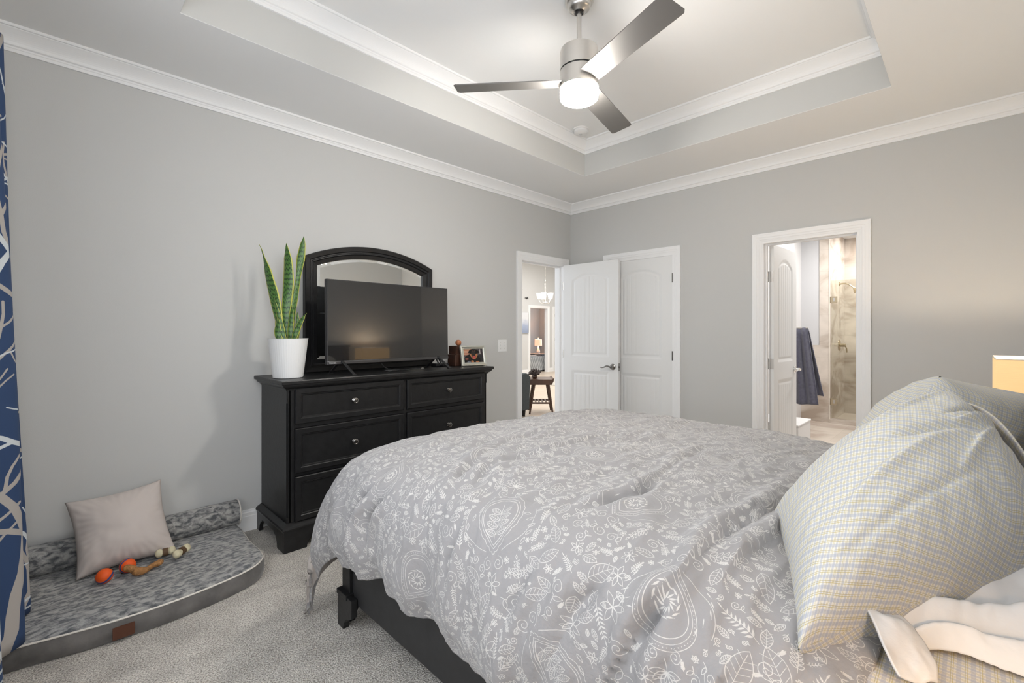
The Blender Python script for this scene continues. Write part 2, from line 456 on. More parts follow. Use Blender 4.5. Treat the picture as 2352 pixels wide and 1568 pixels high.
def baseboard(name, axis, c, sg, a0, a1, h=.133, m=None):
    """c = wall plane, sg = direction into the room"""
    P = [(0, 0), (.016, 0), (.016, h - .040), (.011, h - .036), (.011, h - .018), (.006, h - .012), (.006, h - .002), (.002, h), (0, h)]
    bm = bmesh.new()
    fn = (lambda a, b, d: (d, c + sg * a, b)) if axis == 'x' else (lambda a, b, d: (c + sg * a, d, b))
    prism(bm, P, fn, a0, a1)
    return struct(name, bm, m or M['trim'])
baseboard('baseboard_left', 'x', 0, -1, XW, OA[0] - .065)
baseboard('baseboard_right', 'y', 0, -1, OC[0] - .065, OC[1] + .6) if False else None
baseboard('baseboard_right', 'y', 0, -1, OB[1] + .07, OC[0] - .07)
baseboard('baseboard_right_far', 'y', 0, -1, YH, OB[0] - .07)
baseboard('baseboard_window', 'y', XW, 1, YH, 0)
baseboard('baseboard_rear', 'x', YH, 1, XW, 0)

casing('trim_3', 'x', 0, -1, OA[0], OA[1], OA[3])
casing('trim_4', 'y', 0, -1, OC[0], OC[1], OC[3])
casing('trim_5', 'y', 0, -1, OB[0], OB[1], OB[3])
# stops
bm = bmesh.new(); box(bm, OA[0] + .018, OA[0] + .030, .045, .085, 0, OA[3] - .018); box(bm, OA[1] - .030, OA[1] - .018, .045, .085, 0, OA[3] - .018); box(bm, OA[0] + .03, OA[1] - .03, .045, .085, OA[3] - .030, OA[3] - .018)
struct('trim_6', bm, M['trim'])
bm = bmesh.new(); box(bm, .045, .08, OB[0] + .018, OB[0] + .030, 0, OB[3] - .018); box(bm, .045, .08, OB[1] - .030, OB[1] - .018, 0, OB[3] - .018); box(bm, .045, .08, OB[0] + .03, OB[1] - .03, OB[3] - .030, OB[3] - .018)
struct('trim_7', bm, M['trim'])
# closet backing
struct('wall_closet', bbox(T, T + .02, OC[0] - .1, OC[1] + .1, 0, 2.2), M['wall'])

# ------------------------------------------------------------------ panel doors (arched two-panel plank style)
def panel_depth(x, z, W):
    """relief of the moulded face (metres inward) at x across, z up"""
    def pan(x0, x1, z0, z1, arch):
        top = z1
        if arch:
            u = (x - (x0 + x1) / 2) / ((x1 - x0) / 2); top = z1 - arch * (u * u)
        d = np.minimum(np.minimum(x - x0, x1 - x), np.minimum(z - z0, (top - z)))
        r = np.interp(d, [0, .006, .012, .022, .034, .046], [0, .006, .004, .010, .004, .0035])
        g = ((x - (x0 + x1) / 2 + 10 * .0545) % .0545); g = np.minimum(g, .0545 - g)
        gr = np.where(d > .046, np.interp(g, [0, .003, .005], [.004, .002, 0]), 0)
        return np.where(d > 0, r + gr, 0)
    m_ = .118
    return pan(m_, W - m_, 1.005, 1.915, .075) + pan(m_, W - m_, .20, .835, 0)
def door_face(bm, W, H, y, sg, flip=False):
    nx, nz = int(W / .0075), int(H / .0085)
    xs = np.linspace(0, W, nx); zs = np.linspace(0, H, nz); X, Z = np.meshgrid(xs, zs, indexing='ij')
    D = panel_depth(X if not flip else X, Z, W)
    V = [[bm.verts.new((X[i, j], y - sg * D[i, j], Z[i, j])) for j in range(nz)] for i in range(nx)]
    for i in range(nx - 1):
        for j in range(nz - 1):
            q_ = [V[i][j], V[i + 1][j], V[i + 1][j + 1], V[i][j + 1]]
            f = bm.faces.new(q_ if sg < 0 else q_[::-1]); f.smooth = True
def make_door(name, W, H=2.022, th=.035):
    """hinge edge at local x=0, leaf along +x, faces at local y = -th/2 and th/2"""
    root = bpy.data.objects.new(name, None); COL.objects.link(root)
    bm = bmesh.new(); door_face(bm, W, H, -th / 2, -1); door_face(bm, W, H, th / 2, 1)
    for x0, x1, z0, z1 in ((0, 0, 0, H), (W, W, 0, H)):
        v = [bm.verts.new(p) for p in [(x0, -th / 2, 0), (x0, th / 2, 0), (x0, th / 2, H), (x0, -th / 2, H)]]
        bm.faces.new(v if x0 else v[::-1])
    for z in (0, H):
        v = [bm.verts.new(p) for p in [(0, -th / 2, z), (W, -th / 2, z), (W, th / 2, z), (0, th / 2, z)]]; bm.faces.new(v if z else v[::-1])
    new('leaf', bm, M['door'], root)
    return root
def add_hinge(root, x, y, z, w_=.03, h=.09, face='y'):
    bm = bmesh.new(); box(bm, x - .001, x + .003, y - w_ / 2, y + w_ / 2, z - h / 2, z + h / 2)
    lathe(bm, [(.006, -h / 2), (.006, h / 2)], (x, y - w_ / 2, z), 10)
    h_ = new('hinge', bm, M['nickel'], root); h_['label'] = 'brushed nickel hinge'; return h_
def add_lever(root, W, y, sg, side=-1, z=.90, mat_=None):
    """lever on face y pointing towards the hinge"""
    h = bpy.data.objects.new('lever_handle', None)
    bm = bmesh.new(); x = W - .062
    lathe(bm, [(.0325, 0), (.033, .004), (.028, .010), (.012, .014), (.011, .045), (.013, .050), (.010, .056)], (x, y, z), 28, mx=Matrix.Rotation(R(90) * (1 if sg < 0 else -1), 3, 'X'))
    yy = y + sg * .05
    pts = [(x, yy, z), (x - .02, yy, z + .006), (x - .05, yy, z + .010), (x - .08, yy, z - .004), (x - .105, yy, z - .010), (x - .125, yy, z - .006)]
    C = catmull(pts, 16); tube(bm, [tuple(p) for p in C], [.010 - .006 * i / 15 for i in range(16)], 10)
    o = new('lever_handle', bm, M['dknob'] if mat_ is None else mat_, root, smooth=True); o['label'] = 'curved satin metal lever handle'
    return o
d1 = make_door('door_1', .70); d1['kind'] = 'structure'
d1.location = (-.128, -.012, .012); d1.rotation_euler = (0, 0, math.atan2(-.70, .030))
for z in (1.79, 1.02, .25): add_hinge(d1, -.004, -.0, z, .034)
add_lever(d1, .70, -.0175, -1)
bm = bmesh.new(); box(bm, .70, .7015, -.012, .012, .86, .94); box(bm, .7015, .709, -.005, .006, .89, .91); o = new('latch_plate', bm, M['dknob'], d1)
d2 = make_door('door_2', OC[1] - OC[0] - .042); d2['kind'] = 'structure'
d2.location = (.022, OC[0] + .021, .006); d2.rotation_euler = (0, 0, R(90))
# mirror so hinge is on the right hand side
for z in (1.80, 1.04, .25):
    bm = bmesh.new(); lathe(bm, [(.006, -.045), (.006, .045)], (-.004, .024, z), 10); box(bm, -.012, .004, .018, .022, z - .045, z + .045); h_ = new('hinge', bm, M['dknob'], d2); h_['label'] = 'dark metal hinge'
d3 = make_door('door_3', .625); d3['kind'] = 'structure'
d3.location = (T + .012, OB[1] - .042, .012); d3.rotation_euler = (0, 0, R(-2.2))
for z in (1.745, .99, .25):
    bm = bmesh.new(); box(bm, -.004, -.002, -.017, .012, z - .045, z + .045); lathe(bm, [(.007, -.046), (.007, .046)], (-.006, .018, z), 10)
    h_ = new('hinge', bm, M['nickel'], d3); h_['label'] = 'brushed nickel hinge leaf on the door edge'
add_lever(d3, .625, -.0175, -1, mat_=M['chrome'], z=.915)
add_lever(d3, .625, .0175, 1, mat_=M['chrome'], z=.915)

# light switch, smoke detector, wall outlet
t = thing('light_switch', 'white double light switch plate on the grey wall beside the doorway', 'light switch', (-1.105, 0, 1.142))
new('plate', bbox(-.06, .06, -.006, 0, -.06, .06), M['white'], t, bevel=.002)
for x in (-.025, .025):
    bm = bmesh.new(); box(bm, x - .005, x + .005, -.014, -.005, -.004, .014); new('toggle', bm, M['white'], t)
    for z_ in (.03, -.03):
        bm = bmesh.new(); lathe(bm, [(.003, 0), (.003, .002)], (x, -.006, z_), 8, mx=Matrix.Rotation(R(90), 3, 'X')); new('screw', bm, M['nickel'], t)
t = thing('wall_outlet', 'white electrical outlet plate low on the wall between closet and bathroom', 'outlet', (0, -1.665, .36))
new('plate', bbox(-.006, 0, -.035, .035, -.057, .057), M['white'], t, bevel=.002)
for z in (-.02, .02): new('socket', bbox(-.0085, -.0055, -.013, .013, z - .012, z + .012), M['trim'], t, bevel=.001)
t = thing('smoke_detector', 'round white smoke detector on the raised tray ceiling', 'smoke detector', (-1.01, -.895, ZT))
bm = bmesh.new(); lathe(bm, [(.068, 0), (.070, -.008), (.066, -.012)], n=40); new('base', bm, M['white'], t, smooth='auto')
bm = bmesh.new(); lathe(bm, [(.060, -.012), (.062, -.030), (.050, -.042), (.02, -.046)], n=40); new('cover', bm, M['white'], t, smooth='auto')
bm = bmesh.new(); lathe(bm, [(.012, -.046), (.011, -.050)], n=16); new('test_button', bm, mat('detector_button', (.6, .6, .6), .4), t)

# ------------------------------------------------------------------ bathroom beyond the right-hand doorway
def marble(name, base, vein, sc=1.2, tile=(.61, .305), rough=.25, axis='XZ'):
    m = bpy.data.materials.new(name); m.use_nodes = True; nt = m.node_tree; b = nt.nodes['Principled BSDF']
    b.inputs['Roughness'].default_value = rough
    tc = nt.nodes.new('ShaderNodeTexCoord'); n1 = nt.nodes.new('ShaderNodeTexNoise'); n1.inputs['Scale'].default_value = sc; n1.inputs['Detail'].default_value = 8; n1.inputs['Distortion'].default_value = 1.6
    mp = nt.nodes.new('ShaderNodeMapping'); mp.inputs['Rotation'].default_value = (.5, .6, .3); mp.inputs['Scale'].default_value = (1, 1, 2.2)
    nt.links.new(tc.outputs['Object'], mp.inputs['Vector']); nt.links.new(mp.outputs[0], n1.inputs['Vector'])
    r = nt.nodes.new('ShaderNodeValToRGB'); e = r.color_ramp.elements
    e[0].position = .36; e[0].color = (*vein, 1); e[1].position = .52; e[1].color = (*base, 1)
    x = r.color_ramp.elements.new(.66); x.color = (*[min(1, c * 1.12) for c in base], 1)
    nt.links.new(n1.outputs['Fac'], r.inputs[0])
    br = nt.nodes.new('ShaderNodeTexBrick'); br.inputs['Color1'].default_value = (1, 1, 1, 1); br.inputs['Color2'].default_value = (.93, .93, .93, 1); br.inputs['Mortar'].default_value = (.84, .83, .82, 1)
    br.inputs['Scale'].default_value = 1; br.inputs['Mortar Size'].default_value = .0018; br.inputs['Brick Width'].default_value = tile[0]; br.inputs['Row Height'].default_value = tile[1]
    sp = nt.nodes.new('ShaderNodeSeparateXYZ'); cb = nt.nodes.new('ShaderNodeCombineXYZ'); ad = nt.nodes.new('ShaderNodeMath')
    nt.links.new(tc.outputs['Object'], sp.inputs[0]); nt.links.new(sp.outputs['X'], ad.inputs[0]); nt.links.new(sp.outputs['Y'], ad.inputs[1])
    if axis == 'XZ': nt.links.new(ad.outputs[0], cb.inputs['X']); nt.links.new(sp.outputs['Z'], cb.inputs['Y'])
    else: nt.links.new(sp.outputs['X'], cb.inputs['X']); nt.links.new(sp.outputs['Y'], cb.inputs['Y'])
    nt.links.new(cb.outputs[0], br.inputs['Vector'])
    mx = nt.nodes.new('ShaderNodeMix'); mx.data_type = 'RGBA'; mx.blend_type = 'MULTIPLY'; mx.inputs['Factor'].default_value = 1
    nt.links.new(r.outputs[0], mx.inputs['A']); nt.links.new(br.outputs['Color'], mx.inputs['B']); nt.links.new(mx.outputs['Result'], b.inputs['Base Color'])
    return m
M['marble'] = marble('beige_marble_tile', (.66, .59, .52), (.44, .36, .29))
M['marblef'] = marble('beige_marble_floor', (.70, .62, .54), (.55, .46, .39), tile=(.61, .305), axis='XY')
M['bwall'] = mat('bathroom_paint', (.60, .60, .61), .85)
M['bwhite'] = mat('bathroom_white_paint', (.80, .79, .78), .6)
BX, BY = 4.56, -1.55
struct('floor_bathroom', bbox(T * .5, BX + .1, YH - T, BY + .06, -.1, .004), M['marblef'])
struct('ceiling_bathroom', bbox(T, BX + .1, YH - T, BY, ZC, ZC + .05), M['ceil'])
struct('wall_bathroom_left', bbox(T, 3.47, BY, BY + .05, 0, ZC), M['bwhite'])
struct('wall_bathroom_end', bbox(3.46, 3.50, -1.78, BY, 1.09, ZC), M['bwall'])
bm = bmesh.new(); box(bm, 3.445, 3.50, -1.78, BY, 0, 1.09); box(bm, 3.445, BX, -1.90, -1.78, 0, ZC)
struct('wall_shower_side', bm, M['marble'])
bm = bmesh.new(); box(bm, BX, BX + .06, YH, -1.78, 0, ZC); struct('wall_shower_rear', bm, M['marble'])
struct('wall_bathroom_right', bbox(T, BX, YH - .06, YH, 0, ZC), M['bwall'])
struct('floor_shower_kerb', bbox(3.42, 3.54, YH, -1.90, .004, .06), M['marble'])
bm = bmesh.new(); box(bm, 3.436, 3.444, -1.906, -1.894, 0, ZC); struct('trim_8', bm, mat('tile_edge_trim', (.8, .74, .65), .3))
gm = bpy.data.materials.new('shower_glass'); gm.use_nodes = True; b = gm.node_tree.nodes['Principled BSDF']
b.inputs['Base Color'].default_value = (.93, .965, .93, 1); b.inputs['Roughness'].default_value = 0; b.inputs['Transmission Weight'].default_value = 1; b.inputs['IOR'].default_value = 1.45
# thin clear sheet: transparent body with faint reflections
nt = gm.node_tree; tr = nt.nodes.new('ShaderNodeBsdfTransparent'); tr.inputs[0].default_value = (.93, .935, .895, 1)
gl = nt.nodes.new('ShaderNodeBsdfGlossy'); gl.inputs['Roughness'].default_value = .01; fr = nt.nodes.new('ShaderNodeFresnel'); fr.inputs[0].default_value = 1.45
ms = nt.nodes.new('ShaderNodeMixShader'); nt.links.new(fr.outputs[0], ms.inputs[0]); nt.links.new(tr.outputs[0], ms.inputs[1]); nt.links.new(gl.outputs[0], ms.inputs[2])
nt.links.new(ms.outputs[0], nt.nodes['Material Output'].inputs[0]); nt.nodes.remove(b)
M['brass'] = mat('satin_brass_nickel', (.55, .47, .34), .3, 1)
t = thing('shower_door', 'clear glass shower door with square metal hinges in the bathroom', 'shower door', (3.48, -1.915, .06))
new('glass_pane', bbox(-.004, .004, -.76, 0, .01, 1.94), gm, t)
for z in (1.67, .24):
    bm = bmesh.new(); box(bm, -.014, .014, -.07, .012, z - .045, z + .045); h_ = new('hinge', bm, M['brass'], t, bevel=.003)
    bm = bmesh.new(); box(bm, -.018, .018, -.045, -.022, z - .025, z + .025); new('hinge_plate', bm, M['nickel'], h_, bevel=.002)
t = thing('wall_shower', 'satin metal shower head on a curved arm high on the marble wall', 'shower head', (4.12, -1.90, 2.0))
bm = bmesh.new(); lathe(bm, [(.03, 0), (.03, .006), (.018, .014)], (0, 0, 0), 20, mx=Matrix.Rotation(R(90), 3, 'X')); new('flange', bm, M['brass'], t, smooth='auto')
bm = bmesh.new(); tube(bm, [tuple(p) for p in catmull([(0, 0, 0), (0, -.07, .005), (.0, -.13, -.02), (0, -.18, -.07)], 12)], .010, 10); new('arm', bm, M['brass'], t, smooth='auto')
bm = bmesh.new(); lathe(bm, [(.014, .03), (.02, .01), (.042, -.03), (.044, -.045), (.03, -.048)], (0, -.195, -.085), 24, mx=Matrix.Rotation(R(-35), 3, 'X')); new('spray_head', bm, M['brass'], t, smooth='auto')
t = thing('shower_valve', 'round shower valve plate with a lever on the marble wall', 'shower valve', (4.12, -1.90, 1.08))
bm = bmesh.new(); lathe(bm, [(.082, 0), (.082, .006), (.07, .012)], (0, 0, 0), 28, mx=Matrix.Rotation(R(90), 3, 'X')); new('plate', bm, M['brass'], t, smooth='auto')
bm = bmesh.new(); lathe(bm, [(.025, 0), (.025, .08), (.02, .085)], (0, 0, 0), 20, mx=Matrix.Rotation(R(90), 3, 'X')); tube(bm, [(0, -.07, 0), (.02, -.09, -.05), (.03, -.09, -.11)], .008, 8); new('lever', bm, M['brass'], t, smooth='auto')
# towel on its rack
M['towel'] = mat('navy_towel', (.12, .12, .17), .95, spec=.1, bump=.9, bscale=260, vary=.2, vscale=40, sheen=.6)
t = thing('towel_rack', 'slim metal towel rack standing behind the bathroom door', 'towel rack', (2.0, -1.66, 0.004))
bm = bmesh.new(); lathe(bm, [(.09, 0), (.09, .012), (.02, .018)], n=24); new('base', bm, M['nickel'], t)
bm = bmesh.new(); tube(bm, [(0, 0, .01), (0, 0, 1.33)], .011, 10); new('post', bm, M['nickel'], t)
bm = bmesh.new(); tube(bm, [(0, .02, 1.32), (0, -.29, 1.32)], .009, 10); new('arm', bm, M['nickel'], t)
nu, nv = 90, 40
P = np.zeros((nu, nv, 3))
for i in range(nu):
    s = i / (nu - 1)
    L1, L2 = .90, .80
    for j in range(nv):
        v = j / (nv - 1)
        spread = 1
        if s < .5:
            k = (s / .5); z = -L1 * (1 - k); x = -.028
        else:
            k = ((1 - s) / .5); z = -L2 * (1 - k); x = .028
        f = 1 - k
        x *= min(1, (1 - k) * 14) if k > .93 else 1
        wy = (.24 + .09 * f)
        y = -.01 - wy * v - (.03 * f if s < .5 else .09 * f) * (v - .3)
        fold = .022 * sin(v * 21 + (0 if s < .5 else 2)) * (1 - .3 * f) * min(1, .35 + f * 2)
        P[i, j] = (x + fold + (-.01 if s < .5 else .01) * f, y, z + .012 + .006 * sin(v * 9))
o = grid_mesh('towel', P, np.stack(np.meshgrid(np.linspace(0, 1, nu), np.linspace(0, 1, nv), indexing='ij'), -1), M['towel'])
sm = o.modifiers.new('solid', 'SOLIDIFY'); sm.thickness = .008; sm.offset = 0
o.location = (2.0, -1.70, 1.32)
tag(o, 'dark blue-grey bath towel hanging folded behind the bathroom door', 'towel')
t = thing('storage_box', 'low white cabinet box on the bathroom floor below the towel', 'cabinet', (1.22, -1.85, .004))
new('body', bbox(-.25, .25, -.24, .24, 0, .325), M['bwhite'], t, bevel=.01)
new('lid', bbox(-.255, .255, -.245, .245, .327, .345), M['bwhite'], t, bevel=.005)

# ------------------------------------------------------------------ living room beyond the left-hand doorway
M['lwall'] = mat('living_paint', (.62, .62, .61), .85)
def woodfloor():
    m = bpy.data.materials.new('light_oak_floor'); m.use_nodes = True; nt = m.node_tree; b = nt.nodes['Principled BSDF']; b.inputs['Roughness'].default_value = .35
    tc = nt.nodes.new('ShaderNodeTexCoord'); mp = nt.nodes.new('ShaderNodeMapping'); mp.inputs['Rotation'].default_value = (0, 0, 0)
    br = nt.nodes.new('ShaderNodeTexBrick'); br.inputs['Color1'].default_value = (.60, .50, .40, 1); br.inputs['Color2'].default_value = (.66, .56, .45, 1); br.inputs['Mortar'].default_value = (.42, .34, .27, 1)
    br.inputs['Scale'].default_value = 1; br.inputs['Brick Width'].default_value = 1.2; br.inputs['Row Height'].default_value = .13; br.inputs['Mortar Size'].default_value = .002
    nt.links.new(tc.outputs['Object'], mp.inputs['Vector']); nt.links.new(mp.outputs[0], br.inputs['Vector']); nt.links.new(br.outputs['Color'], b.inputs['Base Color'])
    return m
M['oak'] = woodfloor()
LY, LX0, LX1, LZ = 6.23, -1.5, 8.2, 3.40
struct('floor_living', bbox(LX0 - .1, LX1 + .4, T * .5, 8.7, -.1, .004), M['oak'])
struct('ceiling_living', bbox(LX0, LX1, T, LY, LZ, LZ + .05), M['ceil'])
bm = bmesh.new(); box(bm, LX0 - .05, LX0, T, LY, 0, .45); box(bm, LX0 - .05, LX0, T, LY, 2.75, LZ); box(bm, LX0 - .05, LX0, T, .9, .45, 2.75); box(bm, LX0 - .05, LX0, 5.5, LY, .45, 2.75)  # middle left open for the added living-room fill
struct('wall_living_left', bm, M['lwall'])
struct('wall_living_right', bbox(LX1, LX1 + .05, T, LY, 0, LZ), M['lwall'])
bm = bmesh.new(); box(bm, T, LX1, T * .2, T, 0, LZ); box(bm, LX0, T, T * .99, T + .005, ZC, LZ)
box(bm, LX0, OA[0] - .001, T + .0, T + .003, 0, LZ); struct('wall_living_near', bm, M['lwall'])
D1 = (6.04, 6.885, 0, 2.035); D2 = (7.19, 7.95, 0, 2.035)
bm = bmesh.new(); wall_pieces(bm, 'x', LY, LY + .12, LX0, LX1, 0, LZ, [D1, D2]); struct('wall_living_far', bm, M['lwall'])
casing('trim_9', 'x', LY, -1, D1[0], D1[1], D1[3]); casing('trim_10', 'x', LY, -1, D2[0], D2[1], D2[3])
baseboard('baseboard_living_1', 'x', LY, -1, D1[1] + .07, D2[0] - .07); baseboard('baseboard_living_2', 'x', LY, -1, LX0, D1[0] - .07)
d4 = bpy.data.objects.new('door_4', None); COL.objects.link(d4); d4['kind'] = 'structure'; d4.location = (D2[0] + .02, LY + .03, .01)
new('leaf', bbox(0, .72, -.017, .017, 0, 2.0), M['door'], d4)
for z in (1.8, 1.02, .25):
    bm = bmesh.new(); box(bm, -.004, .010, -.03, -.016, z - .05, z + .05); new('hinge', bm, M['dknob'], d4)
# guest room shell
GX0, GX1, GY = 5.2, 8.38, 8.0
bm = bmesh.new(); box(bm, GX0, GX1 + .1, GY, GY + .05, 0, 2.75); box(bm, GX0 - .05, GX0, LY + .12, GY, 0, 2.75)
box(bm, GX1 + .1, GX1 + .15, LY + .12, GY, 0, .9); box(bm, GX1 + .1, GX1 + .15, LY + .12, GY, 2.1, 2.75); box(bm, GX1 + .1, GX1 + .15, LY + .12, 6.4, .9, 2.1); box(bm, GX1 + .1, GX1 + .15, 7.1, GY, .9, 2.1)  # right side left open for the added guest-room fill
struct('wall_guest_room', bm, M['lwall'])
struct('ceiling_guest_room', bbox(GX0, GX1 + .2, LY + .12, GY, 2.75, 2.8), M['ceil'])
# guest bed with patterned blanket, nightstand, lamp
def diamond_mat():
    m = bpy.data.materials.new('grey_diamond_blanket'); m.use_nodes = True; nt = m.node_tree; b = nt.nodes['Principled BSDF']; b.inputs['Roughness'].default_value = .95
    tc = nt.nodes.new('ShaderNodeTexCoord'); mp = nt.nodes.new('ShaderNodeMapping'); mp.inputs['Rotation'].default_value = (.78, .6, .78); mp.inputs['Scale'].default_value = (42, 42, 42)
    ck = nt.nodes.new('ShaderNodeTexChecker'); ck.inputs['Scale'].default_value = 1; ck.inputs[1].default_value = (.62, .63, .63, 1); ck.inputs[2].default_value = (.14, .15, .16, 1)
    nt.links.new(tc.outputs['Object'], mp.inputs['Vector']); nt.links.new(mp.outputs[0], ck.inputs['Vector']); nt.links.new(ck.outputs[0], b.inputs['Base Color'])
    return m
t = thing('guest_bed', 'distant bed with a grey and white patterned blanket seen through two doorways', 'bed', (6.65, 6.88, .004))
bm = bmesh.new(); box(bm, -.75, .55, -.38, .22, 0, .25); new('frame', bm, M['blackrail'], t, bevel=.03)
P = np.zeros((40, 40, 3))
for i in range(40):
    for j in range(40):
        u, v = i / 39, j / 39; x = -.80 + 1.42 * u; y = -.44 + .70 * v
        ed = min(u * 1.7, (1 - u) * 1.7, v * .9, 9) ; z = .47 - .42 * max(0, 1 - ed / .10) ** 1.0 + .012 * sin(x * 9 + y * 4)
        P[i, j] = (x, y, max(.05, z))
o = grid_mesh('blanket', P, P[..., :2], diamond_mat(), t)
bm = bmesh.new(); box(bm, -.75, .50, .02, .24, .42, .50); new('white_sheet', bm, M['white'], t, bevel=.04)
t = thing('guest_nightstand', 'distant grey and brown nightstand behind the far bed', 'nightstand', (7.62, 7.35, .004))
new('body', bbox(-.34, .30, -.2, .2, 0, .50), mat('brown_grey_wood', (.22, .18, .16), .5), t, bevel=.01); new('drawer', bbox(.0, .28, -.215, -.2, .3, .48), mat('grey_drawer', (.10, .11, .13), .5), t, bevel=.004)
new('top', bbox(-.36, .32, -.22, .22, .50, .525), mat('brown_wood_top', (.3, .25, .22), .5), t)
M['lampshade'] = mat('peach_lit_shade', (.85, .7, .6), .9, emit=(1, .42, .25), est=.55)
t = thing('guest_lamp', 'distant table lamp with a glowing peach drum shade and clear glass base', 'lamp', (7.66, 7.33, .531))
bm = bmesh.new(); lathe(bm, [(.06, 0), (.06, .015), (.05, .03), (.065, .06), (.05, .12), (.022, .22), (.016, .30), (.012, .36)], n=20); new('base', bm, mat('pale_glass', (.75, .76, .77), .1), t, smooth='auto')
bm = bmesh.new(); lathe(bm, [(.13, .27), (.125, .49)], n=28, cap=False); new('lamp_shade', bm, M['lampshade'], t, smooth=True)
bm = bmesh.new(); lathe(bm, [(.008, .5), (.02, .53), (.012, .55)], n=12); new('finial', bm, M['white'], t)
# the bulb of that lamp sits inside the shade
bpy.data.objects['guest_bulb'].location = (7.66, 7.33, .93)

# sofa arm, side table, pine-cone plant
M['sofa'] = mat('charcoal_sofa_cloth', (.065, .075, .08), .95, bump=.4, bscale=300, vary=.15, vscale=50)
t = thing('sofa', 'charcoal grey upholstered sofa end beside the wooden side table', 'sofa', (.739, 1.695, .004), R(0))
bm = bmesh.new()
pts = []
for i in range(25):
    a = pi * 1.15 * i / 24 - .25; pts.append((.0 + .115 * cos(a), .555 + .10 * sin(a)))
pts += [(-.10, .10), (.085, .10)]
prism(bm, pts, lambda a, b, d: (a, d, b), -.28, .60); new('arm', bm, M['sofa'], t, bevel=.012)
new('seat', bbox(-1.0, -.1, -.25, .55, .10, .42), M['sofa'], t, bevel=.04)
new('backrest', bbox(-1.0, -.1, .42, .66, .42, .80), M['sofa'], t, bevel=.05)
for x in (.02, -.95):
    for y in (-.22, .52):
        bm = bmesh.new(); lathe(bm, [(.022, 0), (.034, .10)], (x, y, 0), 12); new('leg', bm, M['black'], t)
M['walnut'] = mat('walnut_wood', (.075, .035, .02), .4, vary=.3, vscale=12)
t = thing('side_table', 'walnut side table with splayed legs and a slatted lower shelf', 'side table', (1.225, 1.546, .004), R(45))
# local x runs to the right as seen from the bedroom, local y away
bm = bmesh.new(); prism(bm, [(-.19, 0), (.16, 0), (.19, .05), (.197, .10), (.182, .10), (.165, .085), (-.185, .085), (-.205, .10), (-.222, .10), (-.215, .05)], lambda a, b, d: (a, d, .455 + b), -.22, .22); new('tray_top', bm, M['walnut'], t, bevel=.006)
# local frame is rotated -90 so that x = screen right
t.rotation_euler = (0, 0, R(-45))
for sx in (-1, 1):
    for sy in (-1, 1):
        bm = bmesh.new(); tube(bm, [(sx * .11, sy * .15, .46), (sx * .18, sy * .19, 0)], [.024, .014], 10); new('leg', bm, M['walnut'], t, smooth='auto')
bm = bmesh.new()
for sy in (-1, 1): box(bm, -.16, .16, sy * .17 - .010, sy * .17 + .010, .155, .18)
for k in range(6): box(bm, -.135 + .054 * k - .012, -.135 + .054 * k + .012, -.165, .165, .165, .178)
new('slatted_shelf', bm, M['walnut'], t)
t = thing('small_plant', 'small spiky brown artificial plant on the side table', 'plant', (1.10, 1.56, .545))
rnd = random.Random(3); bm = bmesh.new()
for k in range(60):
    a, e_ = rnd.random() * 2 * pi, rnd.uniform(.1, 1.4); L = rnd.uniform(.07, .12)
    d = Vector((cos(a) * cos(e_), sin(a) * cos(e_), sin(e_))); tube(bm, [(0, 0, .05), tuple(d * L + Vector((0, 0, .05)))], [.004, .009], 5)
new('spikes', bm, mat('dark_plant_brown', (.07, .05, .045), .8, vary=.5, vscale=40), t)
bm = bmesh.new(); lathe(bm, [(.03, 0), (.045, .03), (.04, .05)], n=16); new('pot', bm, M['walnut'], t, smooth='auto')
# painting, bird ornaments
pm = bpy.data.materials.new('abstract_blue_canvas'); pm.use_nodes = True; nt = pm.node_tree; b = nt.nodes['Principled BSDF']
tc = nt.nodes.new('ShaderNodeTexCoord'); sp = nt.nodes.new('ShaderNodeSeparateXYZ'); nt.links.new(tc.outputs['Generated'], sp.inputs[0])
nn = nt.nodes.new('ShaderNodeTexNoise'); nn.inputs['Scale'].default_value = 5; nt.links.new(tc.outputs['Generated'], nn.inputs['Vector'])
ad = nt.nodes.new('ShaderNodeMath'); ad.operation = 'MULTIPLY_ADD'; nt.links.new(nn.outputs['Fac'], ad.inputs[0]); ad.inputs[1].default_value = .5; nt.links.new(sp.outputs['Z'], ad.inputs[2])
rr = nt.nodes.new('ShaderNodeValToRGB'); e_ = rr.color_ramp.elements; e_[0].position = .3; e_[0].color = (.28, .33, .45, 1); e_[1].position = 1.1 if False else 1.0; e_[1].color = (.72, .73, .75, 1)
x_ = rr.color_ramp.elements.new(.6); x_.color = (.36, .42, .56, 1)
nt.links.new(ad.outputs[0], rr.inputs[0]); nt.links.new(rr.outputs[0], b.inputs['Base Color'])
o = new('wall_painting', bbox(5.05, 5.945, LY - .035, LY - .002, 1.24, 1.86), pm); tag(o, 'abstract blue and white canvas painting beside the far doorway', 'painting')
def bird(name, x, z, sc, label, flip=1):
    bm = bmesh.new(); f = lambda a, b, d: (x + flip * a * sc, d, z + b * sc)
    prism(bm, [(-.9, .05), (-.3, .22), (0, .12), (.5, .45), (.35, .1), (.9, .0), (.35, -.08), (.1, -.25), (-.1, -.12), (-.5, 0)], f, LY - .03, LY - .018)
    o = new(name, bm, mat('dark_metal', (.05, .05, .05), .4, .8)); tag(o, label, 'wall ornament', 'bird ornaments on the living room wall')
bird('bird_ornament', 5.87, 2.30, .10, 'small dark metal bird ornament, the middle one, flying on the pale wall')
bird('bird_ornament', 5.60, 2.545, .12, 'dark metal bird ornament highest of three on the pale wall', 1)
bird('bird_ornament', 5.57, 2.01, .10, 'dark metal bird ornament lowest of three, just above the painting', 1)
